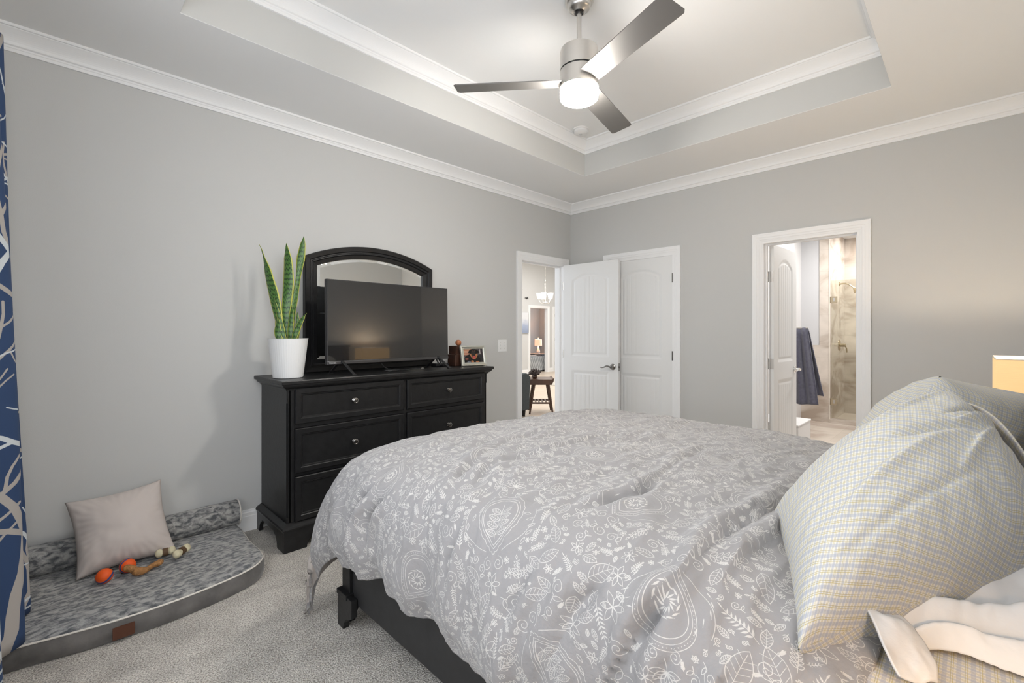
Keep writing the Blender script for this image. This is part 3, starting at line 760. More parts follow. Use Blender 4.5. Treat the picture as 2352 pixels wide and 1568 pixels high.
# chandelier
t = thing('chandelier', 'brushed metal chandelier with lit white glass shades hanging in the living room', 'chandelier', (3.66, 3.55, 1.93))
bm = bmesh.new(); lathe(bm, [(.012, 0), (.035, .012), (.02, .03), (.016, .06), (.016, .42), (.022, .44), (.008, .47)], n=16); new('stem', bm, M['nickel'], t, smooth='auto')
bm = bmesh.new()
pts = [(0.006 * sin(k * 1.7), .006 * cos(k * 1.7), .47 + k * .02) for k in range(50)]; tube(bm, pts, .005, 6); new('chain', bm, M['nickel'], t)
bm = bmesh.new(); lathe(bm, [(.06, 1.47), (.055, 1.45), (.02, 1.44)], n=16); new('canopy', bm, M['nickel'], t)
sh = mat('lit_white_glass', (.9, .9, .9), .3, emit=(1, .96, .90), est=.7)
for k in range(5):
    a = R(72 * k + 45 + 90)
    dx, dy = cos(a), sin(a)
    C = catmull([(0, 0, .02), (dx * .09, dy * .09, .0), (dx * .12, dy * .12, .03), (dx * .145, dy * .145, .085)], 12)
    bm = bmesh.new(); tube(bm, [tuple(p) for p in C], .007, 8); arm = new('arm', bm, M['nickel'], t, smooth='auto')
    bm = bmesh.new(); lathe(bm, [(.035, .10), (.062, .23)], (dx * .145, dy * .145, 0), 4 if False else 20, cap=False); lathe(bm, [(.001, .10), (.035, .10)], (dx * .145, dy * .145, 0), 20, cap=False)
    new('glass_shade', bm, sh, arm, smooth='auto')
point('chandelier_bulb', (3.66, 3.55, 2.25), 16, (1, .93, .82), .1)
# entry rug
rm = mat('patterned_rug', (.55, .52, .46), .95, bump=.5, bscale=120, vary=.35, vscale=14, detail=1)
o = new('area_rug', bbox(4.15, 5.9, 2.7, 4.7, .0045, .014), rm); tag(o, 'pale patterned rug on the light wood floor past the side table', 'rug')

# ------------------------------------------------------------------ dresser
DX0, DX1, DYB, DYF = -3.30, -1.735, -.018, -.478
t = thing('dresser', 'tall black wooden six-drawer dresser against the grey wall', 'dresser', (0, 0, 0))
bm = bmesh.new()
box(bm, DX0, DX0 + .02, DYF + .03, DYB, .12, .94); box(bm, DX1 - .02, DX1, DYF + .03, DYB, .12, .94); box(bm, DX0 + .02, DX1 - .02, DYB - .01, DYB, .12, .94)
box(bm, DX0 + .03, DX1 - .03, DYF + .012, DYF + .03, .12, .955)
box(bm, DX0 + .02, DX1 - .02, DYF + .03, DYB, .915, .955)
new('carcass', bm, M['black'], t)
# face frame: stiles and rails
bm = bmesh.new()
box(bm, DX0 + .012, DX0 + .043, DYF, DYF + .03, .12, .955); box(bm, DX1 - .040, DX1 - .012, DYF, DYF + .03, .12, .955); box(bm, -2.526, -2.499, DYF, DYF + .03, .12, .955)
for z0, z1 in ((.12, .158), (.424, .442), (.708, .732), (.946, .962)): box(bm, DX0 + .04, DX1 - .04, DYF + .001, DYF + .03, z0, z1)
new('face_frame', bm, M['black'], t, bevel=.002)
for x, s in ((DX0, 1), (DX1, -1)):     # chamfered corner posts with a rounded stop
    bm = bmesh.new()
    def post(z0, z1, c):
        prism(bm, [(0, 0), (c, 0) if False else (.02, 0), (.02, .02), (0, .02)][:0] or [(0, .03), (0, c), (c * .7, 0), (.02, 0), (.02, .03)], lambda a, b, d: (x + s * a, DYF + b, d), z0, z1)
    post(.12, .19, .003); post(.19, .86, .012); post(.86, .955, .003)
    tube(bm, [(x + s * .010, DYF + .010, .20), (x + s * .010, DYF + .010, .85)], .006, 10)
    new('corner_post', bm, M['black'], t)
# top slab and cove moulding
bm = bmesh.new()
def ring3(bm, prof, x0, x1, yf, yb):
    rings = [[bm.verts.new(p) for p in [(x0 - o, yb, z), (x0 - o, yf - o, z), (x1 + o, yf - o, z), (x1 + o, yb, z)]] for o, z in prof]
    for a, b in zip(rings, rings[1:]):
        for i in range(3): bm.faces.new([a[i], a[i + 1], b[i + 1], b[i]])
        bm.faces.new([a[3], a[0], b[0], b[3]])
    bm.faces.new(rings[0][::-1]); bm.faces.new(rings[-1])
    bmesh.ops.recalc_face_normals(bm, faces=bm.faces)
ring3(bm, [(.0, .935), (.006, .936), (.008, .945), (.016, .950), (.026, .958), (.031, .966), (.031, .971)], DX0, DX1, DYF, DYB)
new('top_moulding', bm, M['black'], t)
bm = bmesh.new(); ring3(bm, [(.037, .9715), (.041, .975), (.041, .990), (.038, .995)], DX0, DX1, DYF, -.002); new('top', bm, M['black'], t)
# plinth with bracket feet
bm = bmesh.new()
def bracket(n):   # side profile cut-out outline in (s, z), s from the corner inwards
    pass
x0, x1, yf = DX0 - .027, DX1 + .027, DYF - .030
def apron(fn, L, f1, f2):
    """apron of length L with feet f1, f2 wide and curved brackets"""
    P = [(0, .135), (0, 0), (f1, 0)]
    for i in range(1, 7): a = i / 6 * pi / 2; P.append((f1 + .05 * (1 - cos(a)) , .07 * sin(a)))
    P += [(f1 + .06, .085)] + [(L - f2 - .06, .085)]
    for i in range(6, 0, -1): a = i / 6 * pi / 2; P.append((L - f2 - .05 * (1 - cos(a)), .07 * sin(a)))
    P += [(L - f2, 0), (L, 0), (L, .135)]
    A = []
    prism(bm, P, fn, 0, .022)
apron(lambda a, b, d: (x0 + a, yf + d, b), x1 - x0, .13, .13)
Ls = DYB - yf
apron(lambda a, b, d: (x0 + d, yf + .0225 + a, b), Ls - .0225, .09, .045)
apron(lambda a, b, d: (x1 - d, yf + .0225 + a, b), Ls - .0225, .09, .045)
ring3(bm, [(.027, .122), (.034, .124), (.036, .134), (.032, .142), (.020, .150), (.004, .160), (-.01, .162)], DX0, DX1, DYF, DYB)
new('bracket_plinth', bm, M['black'], t)
def drawer(x0, x1, z0, z1):
    bm = bmesh.new(); yf = DYF - .016; yb = DYF + .004; fr = .040
    rings = []
    for o, y in ((0, yb), (0, yf + .004), (.004, yf), (fr - .010, yf), (fr - .006, yf + .004), (fr, yf + .005), (fr + .004, yf + .012), (fr + .006, yf + .012)):
        rings.append([bm.verts.new(p) for p in [(x0 + o, y, z0 + o), (x1 - o, y, z0 + o), (x1 - o, y, z1 - o), (x0 + o, y, z1 - o)]])
    for a, b in zip(rings, rings[1:]):
        for i in range(4): bm.faces.new([a[i], a[(i + 1) % 4], b[(i + 1) % 4], b[i]])
    bm.faces.new(rings[-1]); bm.faces.new(rings[0][::-1])
    bmesh.ops.recalc_face_normals(bm, faces=bm.faces)
    d = new('drawer', bm, M['black'], t)
    bm = bmesh.new(); mx = Matrix.Rotation(R(90), 3, 'X')
    lathe(bm, [(.013, 0), (.013, .004), (.006, .007), (.006, .018), (.013, .021), (.0175, .026), (.0175, .030), (.013, .032), (.0115, .029), (.005, .030), (.004, .033)], ((x0 + x1) / 2, yf + .012, (z0 + z1) / 2 + .0), 28, mx=mx)
    k = new('knob', bm, M['dknob'], d, smooth='auto'); k['label'] = 'round pewter knob'
for xa, xb in ((-3.256, -2.527), (-2.498, -1.776)):
    for z0, z1 in ((.734, .944), (.444, .706), (.160, .422)): drawer(xa, xb, z0, z1)

# ------------------------------------------------------------------ arched mirror standing on the dresser
t = thing('dresser_mirror', 'arched black-framed mirror standing on the dresser behind the television', 'mirror', (0, 0, 0))
MX0, MX1, MZ0, MZS, MZT = -3.035, -1.975, .995, 1.808, 1.925
def arch_outline(o, n=30):
    """closed outline inset by o: bottom-left -> up the left side -> arch -> down"""
    x0, x1 = MX0 + o, MX1 - o; c = (MX0 + MX1) / 2; W = (MX1 - MX0) / 2; h = MZT - MZS
    Rr = (W * W + h * h) / (2 * h); cz = MZT - Rr; r = Rr - o
    pts = [(x0, MZ0 + o)]
    for i in range(n + 1):
        x = x0 + (x1 - x0) * i / n; pts.append((x, cz + math.sqrt(r * r - (x - c) ** 2)))
    pts.append((x1, MZ0 + o)); return pts
bm = bmesh.new()
prof = [(0, -.012), (0, -.050), (.005, -.056), (.034, -.052), (.040, -.045), (.046, -.045), (.050, -.050), (.056, -.050), (.062, -.042), (.088, -.036), (.090, -.024)]
rings = [[bm.verts.new((a, y, b)) for a, b in arch_outline(o)] for o, y in prof]
n_ = len(rings[0])
for a, b in zip(rings, rings[1:]):
    for i in range(n_): bm.faces.new([a[i], a[(i + 1) % n_], b[(i + 1) % n_], b[i]])
bmesh.ops.recalc_face_normals(bm, faces=bm.faces)
fr = new('mirror_frame', bm, M['black'], t)
bm = bmesh.new(); prism(bm, arch_outline(.004), lambda a, b, d: (a, d, b), -.012, -.022); new('backing', bm, M['blackgap'], t)
bm = bmesh.new()
r1 = [bm.verts.new((a, -.0245, b)) for a, b in arch_outline(.088)]; r2 = [bm.verts.new((a, -.0275, b)) for a, b in arch_outline(.112)]
for i in range(n_): bm.faces.new([r1[i], r1[(i + 1) % n_], r2[(i + 1) % n_], r2[i]])
bm.faces.new(r2); bmesh.ops.recalc_face_normals(bm, faces=bm.faces)
g = new('mirror_glass', bm, M['mirror'], t); g['label'] = 'bevelled mirror glass'
if g.data.polygons[-1].normal.y > 0: g.data.flip_normals()

# ------------------------------------------------------------------ television
TVY = -.315
t = thing('television', 'flat black television with a dark glossy screen standing on the dresser', 'television', (0, 0, 0))
X0, X1, Z0, Z1 = -3.000, -2.018, 1.068, 1.628
new('casing', bbox(X0, X1, TVY - .012, TVY + .022, Z0, Z1), M['tvback'], t, bevel=.003)
bm = bmesh.new(); box(bm, X0 + .12, X1 - .12, TVY + .022, TVY + .07, Z0 + .02, Z1 - .20); new('rear_housing', bm, M['tvback'], t, bevel=.012)
sc = mat('glossy_dark_screen', (.012, .012, .013), .03, spec=1.0, coat=.6)
new('screen', bbox(X0 + .005, X1 - .005, TVY - .0135, TVY - .011, Z0 + .020, Z1 - .006), sc, t)
s_ = new('bottom_bezel', bbox(X0 - .001, X1 + .001, TVY - .015, TVY + .018, Z0 - .004, Z0 + .017), M['silverstrip'], t, bevel=.002)
def text_part(name, txt, size, loc, rot, m, parent, ext=.0004):
    c = bpy.data.curves.new(name, 'FONT'); c.body = txt; c.size = size; c.extrude = ext
    o = bpy.data.objects.new(name, c); COL.objects.link(o)
    dg = bpy.context.evaluated_depsgraph_get(); me = bpy.data.meshes.new_from_object(o.evaluated_get(dg)); COL.objects.unlink(o); bpy.data.objects.remove(o)
    o = bpy.data.objects.new(name, me); COL.objects.link(o); me.materials.clear(); me.materials.append(m); o.location = loc; o.rotation_euler = rot; o.parent = parent; return o
for o_ in list(t.children):
    for v in o_.data.vertices:
        v.co.y += max(0, v.co.z - Z0) * math.tan(R(.95))
text_part('maker_lettering', 'TOSHIBA', .012, (X0 + .012, TVY - .0156, Z0 + .0015), (R(90), 0, 0), M['white'], s_)
text_part('small_lettering', '4K UHD', .007, ((X0 + X1) / 2 - .02, TVY - .0156, Z0 + .003), (R(90), 0, 0), M['dknob'], s_) if False else None
for cx in (X0 + .10, X1 - .10):
    bm = bmesh.new()
    zt_ = Z0 - .001; zb = .996
    for sg, yy in ((-1, TVY - .115), (1, TVY + .09)):
        tw = lambda x, y, z: (x, y, z)
        dx = .035 if sg < 0 else -.035
        prism(bm, [(-.011, 0), (.011, 0), (.011, 1), (-.011, 1)], lambda a, b, d, sg=sg, yy=yy, dx=dx: (cx + a + dx * (1 - b), TVY + (yy - TVY) * (1 - b) + d, zb + .004 + (zt_ + .02 - zb) * b), -.006, .006)
        box(bm, cx + dx - .014, cx + dx + .014, yy - .012, yy + .012, zb, zb + .005)
    new('stand_foot', bm, M['blackpl'], t, bevel=.001)
# cable coil and plug lying under the television
o = bmesh.new()
pts = []
for k in range(90):
    a = k / 90 * 2 * pi * 4; pts.append((.055 * cos(a) + .004 * sin(a * 3.3), .026 * sin(a), .006 + .004 * (k % 30) / 30 + .003 * sin(a * .7)))
tube(o, pts, .0032, 6)
o = new('cable_coil', o, M['blackpl'], smooth=True); o.location = (-2.545, -.36, .996); tag(o, 'coiled black cable lying on the dresser under the television', 'cable')
bm = bmesh.new(); C = catmull([(-2.62, -.35, 1.055), (-2.60, -.35, 1.03), (-2.56, -.36, 1.012), (-2.45, -.37, 1.001), (-2.36, -.33, 1.001), (-2.30, -.36, 1.003)], 30); tube(bm, [tuple(p) for p in C], .003, 6); 
o = new('power_cord', bm, M['blackpl'], smooth=True); tag(o, 'thin black cord with a silver plug trailing below the television', 'cord')
bm = bmesh.new(); box(bm, -2.30, -2.275, -.366, -.352, .998, 1.008); new('plug', bm, M['chrome'], o, bevel=.002)
bm = bmesh.new(); C = catmull([(-2.06, -.20, 1.10), (-2.04, -.22, 1.03), (-2.02, -.24, 1.008), (-1.98, -.20, 1.008), (-1.96, -.16, 1.01), (-1.96, -.12, 1.05)], 30); tube(bm, [tuple(p) for p in C], .006, 6)
o = new('power_cord', bm, M['blackpl'], smooth=True); tag(o, 'thick black cable behind the right foot of the television', 'cord')
new('connector', bbox(-2.07, -1.935, -.235, -.16, .996, 1.022), M['blackpl'], o, bevel=.006)

# ------------------------------------------------------------------ potted snake plant
t = thing('potted_snake_plant', 'snake plant with upright yellow-edged leaves in a white ribbed pot on the dresser', 'plant', (-3.232, -.30, .995))
bm = bmesh.new(); n = 96
def potring(r, z, rib):
    return [bm.verts.new(((r - (rib if i % 2 else 0)) * cos(2 * pi * i / n), (r - (rib if i % 2 else 0)) * sin(2 * pi * i / n), z)) for i in range(n)]
rg = [potring(.078, 0, 0), potring(.086, .004, .0004), potring(.114, .238, .0006), potring(.116, .244, 0), potring(.113, .244, 0), potring(.108, .215, 0)]
for a, b in zip(rg, rg[1:]):
    for i in range(n): bm.faces.new([a[i], a[(i + 1) % n], b[(i + 1) % n], b[i]])
bm.faces.new(rg[0][::-1]); new('pot', bm, mat('white_ceramic', (.80, .80, .79), .45), t)
bm = bmesh.new(); lathe(bm, [(.109, .214), (.05, .219), (.001, .221)], n=24, cap=False); new('soil', bm, mat('soil', (.04, .03, .02), 1, bump=1, bscale=150), t)
lm = bpy.data.materials.new('snake_plant_leaf'); lm.use_nodes = True; nt = lm.node_tree; b = nt.nodes['Principled BSDF']; b.inputs['Roughness'].default_value = .38
uv = nt.nodes.new('ShaderNodeUVMap'); sp = nt.nodes.new('ShaderNodeSeparateXYZ'); nt.links.new(uv.outputs[0], sp.inputs[0])
nn = nt.nodes.new('ShaderNodeTexNoise'); nn.inputs['Scale'].default_value = 5; nn.inputs['Detail'].default_value = 5; mp = nt.nodes.new('ShaderNodeMapping'); mp.inputs['Scale'].default_value = (1.2, 1, 1); nt.links.new(uv.outputs[0], mp.inputs[0]); nt.links.new(mp.outputs[0], nn.inputs[0])
wv = nt.nodes.new('ShaderNodeMath'); wv.operation = 'MULTIPLY_ADD'; nt.links.new(sp.outputs['Y'], wv.inputs[0]); wv.inputs[1].default_value = 210
ns = nt.nodes.new('ShaderNodeMath'); ns.operation = 'MULTIPLY'; nt.links.new(nn.outputs['Fac'], ns.inputs[0]); ns.inputs[1].default_value = 16; nt.links.new(ns.outputs[0], wv.inputs[2])
sn = nt.nodes.new('ShaderNodeMath'); sn.operation = 'SINE'; nt.links.new(wv.outputs[0], sn.inputs[0])
g1 = nt.nodes.new('ShaderNodeValToRGB'); e_ = g1.color_ramp.elements; e_[0].position = 0; e_[0].color = (.016, .045, .014, 1); e_[1].position = .55; e_[1].color = (.085, .19, .04, 1)
mr = nt.nodes.new('ShaderNodeMapRange'); mr.inputs['From Min'].default_value = -1; nt.links.new(sn.outputs[0], mr.inputs[0]); nt.links.new(mr.outputs[0], g1.inputs[0])
ab = nt.nodes.new('ShaderNodeMath'); ab.operation = 'SUBTRACT'; nt.links.new(sp.outputs['X'], ab.inputs[0]); ab.inputs[1].default_value = .5
ab2 = nt.nodes.new('ShaderNodeMath'); ab2.operation = 'ABSOLUTE'; nt.links.new(ab.outputs[0], ab2.inputs[0])
gt = nt.nodes.new('ShaderNodeMath'); gt.operation = 'GREATER_THAN'; nt.links.new(ab2.outputs[0], gt.inputs[0]); gt.inputs[1].default_value = .40
mx = nt.nodes.new('ShaderNodeMix'); mx.data_type = 'RGBA'; nt.links.new(gt.outputs[0], mx.inputs['Factor']); nt.links.new(g1.outputs[0], mx.inputs['A']); mx.inputs['B'].default_value = (.50, .50, .10, 1)
nt.links.new(mx.outputs['Result'], b.inputs['Base Color'])
def leaf(pts, wmax, face, wprof=((0, .5), (.3, .9), (.55, 1), (.85, .6), (.97, .12), (1, .02)), cup=.25, nseg=36):
    """pts centreline, face = unit direction across the blade (horizontal)"""
    C = catmull(pts, nseg); d = np.r_[0, np.cumsum(np.linalg.norm(np.diff(C, axis=0), axis=1))]; s = d / d[-1]
    wd = np.interp(s, [a for a, _ in wprof], [b_ for _, b_ in wprof]) * wmax / 2
    ac = np.array([cos(face), sin(face), 0]); nr = np.array([-sin(face), cos(face), 0])
    P = np.zeros((nseg, 9, 3)); U = np.zeros((nseg, 9, 2))
    for i in range(nseg):
        for j in range(9):
            q_ = j / 4 - 1; tw = .25 * sin(s[i] * 5)
            P[i, j] = C[i] + wd[i] * (q_ * (ac * cos(tw) + nr * sin(tw)) + nr * (cup * (q_ * q_) + .06 * sin(s[i] * 17 + q_)))
            U[i, j] = (j / 8, d[i])
    o = grid_mesh('leaf', P, U, lm, t); m_ = o.modifiers.new('solid', 'SOLIDIFY'); m_.thickness = .003; m_.offset = 0; return o
FC = R(-45)
# offsets: screen-right direction is (cos-45, sin-45)
def scr(r, z, dpt=0): return (r * cos(FC) + dpt * sin(R(45)), r * sin(FC) + dpt * cos(R(45)), z)
leaf([scr(-.02, .21), scr(-.015, .40), scr(.0, .62), scr(-.01, .835)], .068, FC, ((0, .5), (.3, .72), (.6, 1), (.85, .85), (.96, .3), (1, .02)))
leaf([scr(.0, .21, .02), scr(.02, .40, .02), scr(.045, .60, .03), scr(.085, .885, .03)], .05, FC + .5, ((0, .5), (.4, .7), (.62, .55), (.8, 1), (.93, .6), (1, .02)))
leaf([scr(-.03, .21, -.01), scr(-.06, .38, -.01), scr(-.11, .58, 0), scr(-.165, .78, .01), scr(-.185, .83, .01)], .075, FC - .3, ((0, .5), (.3, .75), (.55, 1), (.75, .75), (.88, .2), (.95, .08), (1, .02)))
leaf([scr(-.04, .21, .02), scr(-.065, .33, .02), scr(-.06, .45, .02)], .05, FC + .3, ((0, .8), (.5, 1), (.8, .8), (1, .05)))
leaf([scr(-.035, .21, -.03), scr(-.05, .29, -.03), scr(-.045, .37, -.03)], .045, FC, ((0, .8), (.5, 1), (.85, .5), (1, .04)))
leaf([scr(-.01, .21, -.02), scr(-.035, .33, -.02), scr(-.075, .49, -.02)], .03, FC + .2, ((0, .9), (.5, 1), (.85, .5), (1, .04)))
leaf([scr(.04, .21, -.02), scr(.06, .29, -.02), scr(.10, .37, -.02), scr(.125, .40, -.02)], .04, FC, ((0, .6), (.4, 1), (.8, .7), (.93, .2), (1, .03)))
leaf([scr(.015, .21, -.01), scr(.02, .33, -.01), scr(.03, .45, -.01)], .034, FC, ((0, .8), (.5, 1), (.85, .6), (1, .04)))
leaf([scr(.03, .21, .03), scr(.045, .30, .03), scr(.045, .41, .03)], .03, FC + .4, ((0, .9), (.5, 1), (.85, .5), (1, .04)))

# ------------------------------------------------------------------ photo frame, wooden blocks, little ball
def dog_photo():
    H_, W_ = 192, 256; im = np.zeros((H_, W_, 3), np.float32); yy, xx = np.mgrid[0:H_, 0:W_]; x = xx / W_; y = 1 - yy / H_   # y down from the top
    im[:] = (.30, .27, .27); im[(x < .42) & (y < .45)] = (.62, .42, .33); im[(x < .35) & (np.abs((y * 9) % 1 - .5) < .12) & (y < .4)] = (.75, .62, .52)
    im[(x > .78) & (y < .45)] = (.20, .17, .19); im[(x > .82) & (x < .87) & (y < .4)] = (.6, .58, .56); im[(x > .72) & (y >= .45)] = (.13, .13, .14)
    def el(cx, cy, rx, ry, c, a=0):
        dx, dy = x - cx, (y - cy); u = dx * cos(a) + dy * sin(a); v = -dx * sin(a) + dy * cos(a); im[(u / rx) ** 2 + (v / ry) ** 2 < 1] = c
    K = (.012, .013, .015); T_ = (.62, .40, .26)
    el(.42, .85, .42, .48, K); el(.52, .28, .20, .27, K); el(.34, .20, .07, .14, K, .5); el(.70, .20, .07, .14, K, -.5)
    el(.40, .50, .055, .16, T_, -.25); el(.64, .50, .055, .16, T_, .25); el(.52, .56, .12, .20, T_); el(.52, .36, .085, .17, K); el(.52, .54, .085, .13, (.05, .02, .02)); el(.52, .60, .05, .10, (.66, .25, .27)); el(.52, .455, .04, .045, (.01, .01, .01))
    for sg in (-1, 1): el(.52 + sg * .055, .17, .018, .03, T_); el(.52 + sg * .07, .25, .012, .02, (.12, .06, .02)); el(.52 + sg * .05, .53, .01, .03, (.85, .82, .78))
    el(.42, .90, .08, .07, T_, .5); el(.68, .93, .09, .05, T_); el(.15, .72, .09, .07, (.45, .25, .22)); el(.25, .98, .10, .12, (.35, .36, .40))
    return im
def img_mat(name, img, rough=.3, emit=0):
    m = bpy.data.materials.new(name); m.use_nodes = True; nt = m.node_tree; tx = nt.nodes.new('ShaderNodeTexImage'); tx.image = img
    nt.links.new(tx.outputs[0], nt.nodes['Principled BSDF'].inputs['Base Color']); nt.nodes['Principled BSDF'].inputs['Roughness'].default_value = rough; return m
t = thing('photo_frame', 'silver photo frame with a picture of a black and tan dog, standing on the dresser', 'photo frame', (-1.775, -.37, .996), R(-14))
tl = Matrix.Rotation(R(-14), 4, 'X')
bm = bmesh.new(); Wf, Hf = .118, .172
rings = []
for o, y in ((0, .010), (0, -.004), (.003, -.009), (.012, -.010), (.018, -.004), (.022, -.003), (.024, -.006), (.028, -.004), (.030, .001)):
    rings.append([bm.verts.new(tl @ Vector(p)) for p in [(-Wf + o, y, o), (Wf - o, y, o), (Wf - o, y, Hf - o), (-Wf + o, y, Hf - o)]])
for a, b in zip(rings, rings[1:]):
    for i in range(4): bm.faces.new([a[i], a[(i + 1) % 4], b[(i + 1) % 4], b[i]])
bmesh.ops.recalc_face_normals(bm, faces=bm.faces); new('frame', bm, mat('champagne_silver', (.60, .60, .54), .32, .75), t)
o_ = .026
P = np.array([[tl @ Vector((-Wf + o_, .002, o_)), tl @ Vector((-Wf + o_, .002, Hf - o_))], [tl @ Vector((Wf - o_, .002, o_)), tl @ Vector((Wf - o_, .002, Hf - o_))]])
o = grid_mesh('photograph', P, np.array([[(0, 0), (0, 1)], [(1, 0), (1, 1)]], float), img_mat('dog_photo', make_image('dog_picture', dog_photo()[::1]), .25), t); o['label'] = 'picture of a black and tan dog with its mouth open'
bm = bmesh.new(); box(bm, -Wf + .004, Wf - .004, .004, .010, .004, Hf - .004, mx=tl); prism(bm, [(0, 0), (.075, 0), (.005, .12)], lambda a, b, d: (d, a + .02, b + .002), -.02, .02); new('easel_back', bm, M['blackpl'], t)
M['dwood'] = mat('dark_reddish_wood', (.045, .018, .010), .45, vary=.4, vscale=20)
t = thing('wooden_block_stand', 'dark brown stepped wooden blocks behind the photo frame', 'wooden stand', (-1.86, -.22, .996), R(0))
bm = bmesh.new(); box(bm, -.06, .06, -.07, .03, 0, .095); new('lower_block', bm, M['dwood'], t, bevel=.003)
bm = bmesh.new(); box(bm, -.035, .075, -.05, .05, .0955, .165); new('upper_block', bm, M['dwood'], t, bevel=.003)
bm = bmesh.new(); bmesh.ops.create_uvsphere(bm, u_segments=28, v_segments=18, radius=.026)
o = new('wooden_ball', bm, mat('orange_ball', (.42, .15, .06), .5, vary=.35, vscale=30), smooth=True); o.location = (-1.825, -.215, 1.187); tag(o, 'small orange-brown ball resting on top of the dark wooden blocks', 'ball')
bm = bmesh.new(); tube(bm, [(.0262 * cos(a), .0262 * sin(a) * .5, .0262 * sin(a) * .87) for a in np.linspace(0, 2 * pi, 40)[:-1]], .0012, 5, closed=True); new('seam', bm, M['dwood'], o)

# ------------------------------------------------------------------ ceiling fan
FX, FY = -2.29, -1.83
t = thing('ceiling_fan', 'brushed nickel three-blade ceiling fan with a lit white bowl light', 'ceiling fan', (FX, FY, ZT))
zz = lambda z: z - ZT
bm = bmesh.new(); lathe(bm, [(.075, 0), (.075, -.02), (.070, -.028), (.062, -.032), (.060, -.05), (.052, -.06), (.045, -.062), (.030, -.075), (.022, -.072)], n=40); new('canopy', bm, M['nickel'], t, smooth='auto')
bm = bmesh.new(); lathe(bm, [(.0215, -.058), (.0215, -.082)], n=20); new('ball_joint', bm, M['blackpl'], t)
bm = bmesh.new(); lathe(bm, [(.0125, -.07), (.0125, zz(2.79))], n=20); new('downrod', bm, M['nickel'], t, smooth='auto')
bm = bmesh.new(); lathe(bm, [(.014, zz(2.797)), (.030, zz(2.795)), (.032, zz(2.788)), (.085, zz(2.782)), (.097, zz(2.774)), (.100, zz(2.762)), (.100, zz(2.668))], n=64); new('motor_housing', bm, M['nickel'], t, smooth='auto')
bm = bmesh.new(); lathe(bm, [(.094, zz(2.668)), (.094, zz(2.660))], n=64); new('dark_groove', bm, M['blackpl'], t, smooth='auto')
bm = bmesh.new(); lathe(bm, [(.100, zz(2.660)), (.100, zz(2.580)), (.102, zz(2.576)), (.102, zz(2.568)), (.09, zz(2.565))], n=64); new('light_collar', bm, M['nickel'], t, smooth='auto')
bowl = mat('lit_frosted_glass', (.95, .93, .9), .3, emit=(1, .955, .90), est=98)
bm = bmesh.new(); lathe(bm, [(.096, zz(2.566)), (.1015, zz(2.562)), (.1015, zz(2.530)), (.098, zz(2.514)), (.085, zz(2.505)), (.05, zz(2.499)), (.001, zz(2.497))], n=64, cap=False); new('glass_bowl', bm, bowl, t, smooth='auto')
for k, ang in enumerate((12, 130, 251.5)):
    a = R(ang); ca, sa = cos(a), sin(a)
    bm = bmesh.new()
    pts = []
    L0, L1 = .095, .665
    prof = [(L0, -.058), (L0 + .03, -.060), (L1 - .10, -.066), (L1 - .012, -.067), (L1, -.055), (L1, .055), (L1 - .012, .067), (L1 - .10, .066), (L0 + .03, .060), (L0, .058)]
    tilt = R(-12)
    def f(a_, b_, d_):
        y = b_ * cos(tilt) - d_ * sin(tilt); z = b_ * sin(tilt) + d_ * cos(tilt)
        return (a_ * ca - y * sa, a_ * sa + y * ca, zz(2.60) + z)
    prism(bm, prof, f, -.003, .003); new('blade', bm, M['blade'], t, bevel=.0015)
    bm = bmesh.new(); prism(bm, [(.05, -.04), (.14, -.025), (.14, .025), (.05, .04)], f, .003, .010); new('blade_bracket', bm, M['nickel'], t)

# ------------------------------------------------------------------ dog bed, bolster pillow, toys
def fleece_mat():
    m = bpy.data.materials.new('grey_fleece'); m.use_nodes = True; nt = m.node_tree; b = nt.nodes['Principled BSDF']; b.inputs['Roughness'].default_value = 1; b.inputs['Specular IOR Level'].default_value = .05; b.inputs['Sheen Weight'].default_value = .3
    tc = nt.nodes.new('ShaderNodeTexCoord')
    mp = nt.nodes.new('ShaderNodeMapping'); mp.inputs['Scale'].default_value = (1.15, 2.2, 1.6); nt.links.new(tc.outputs['Object'], mp.inputs[0])
    n1 = nt.nodes.new('ShaderNodeTexNoise'); n1.inputs['Scale'].default_value = 24; n1.inputs['Detail'].default_value = 4; n1.inputs['Distortion'].default_value = .6; nt.links.new(mp.outputs[0], n1.inputs[0])
    n3 = nt.nodes.new('ShaderNodeTexNoise'); n3.inputs['Scale'].default_value = 300; nt.links.new(tc.outputs['Object'], n3.inputs[0])
    r = nt.nodes.new('ShaderNodeValToRGB'); e = r.color_ramp.elements; e[0].position = .38; e[0].color = (.10, .11, .125, 1); e[1].position = .62; e[1].color = (.43, .44, .45, 1)
    nt.links.new(n1.outputs['Fac'], r.inputs[0])
    n2 = nt.nodes.new('ShaderNodeTexNoise'); n2.inputs['Scale'].default_value = 2.5; nt.links.new(tc.outputs['Object'], n2.inputs[0])
    mx = nt.nodes.new('ShaderNodeMix'); mx.data_type = 'RGBA'; mx.blend_type = 'MULTIPLY'; nt.links.new(n2.outputs['Fac'], mx.inputs['Factor']); nt.links.new(r.outputs[0], mx.inputs['A']); mx.inputs['B'].default_value = (1, .93, .82, 1)
    nt.links.new(mx.outputs['Result'], b.inputs['Base Color'])
    ad = nt.nodes.new('ShaderNodeMath'); ad.operation = 'MULTIPLY_ADD'; nt.links.new(n3.outputs['Fac'], ad.inputs[0]); ad.inputs[1].default_value = .25; nt.links.new(n1.outputs['Fac'], ad.inputs[2])
    bp = nt.nodes.new('ShaderNodeBump'); bp.inputs['Strength'].default_value = .8; bp.inputs['Distance'].default_value = .02; nt.links.new(ad.outputs[0], bp.inputs['Height']); nt.links.new(bp.outputs['Normal'], b.inputs['Normal'])
    return m
M['fleece'] = fleece_mat()
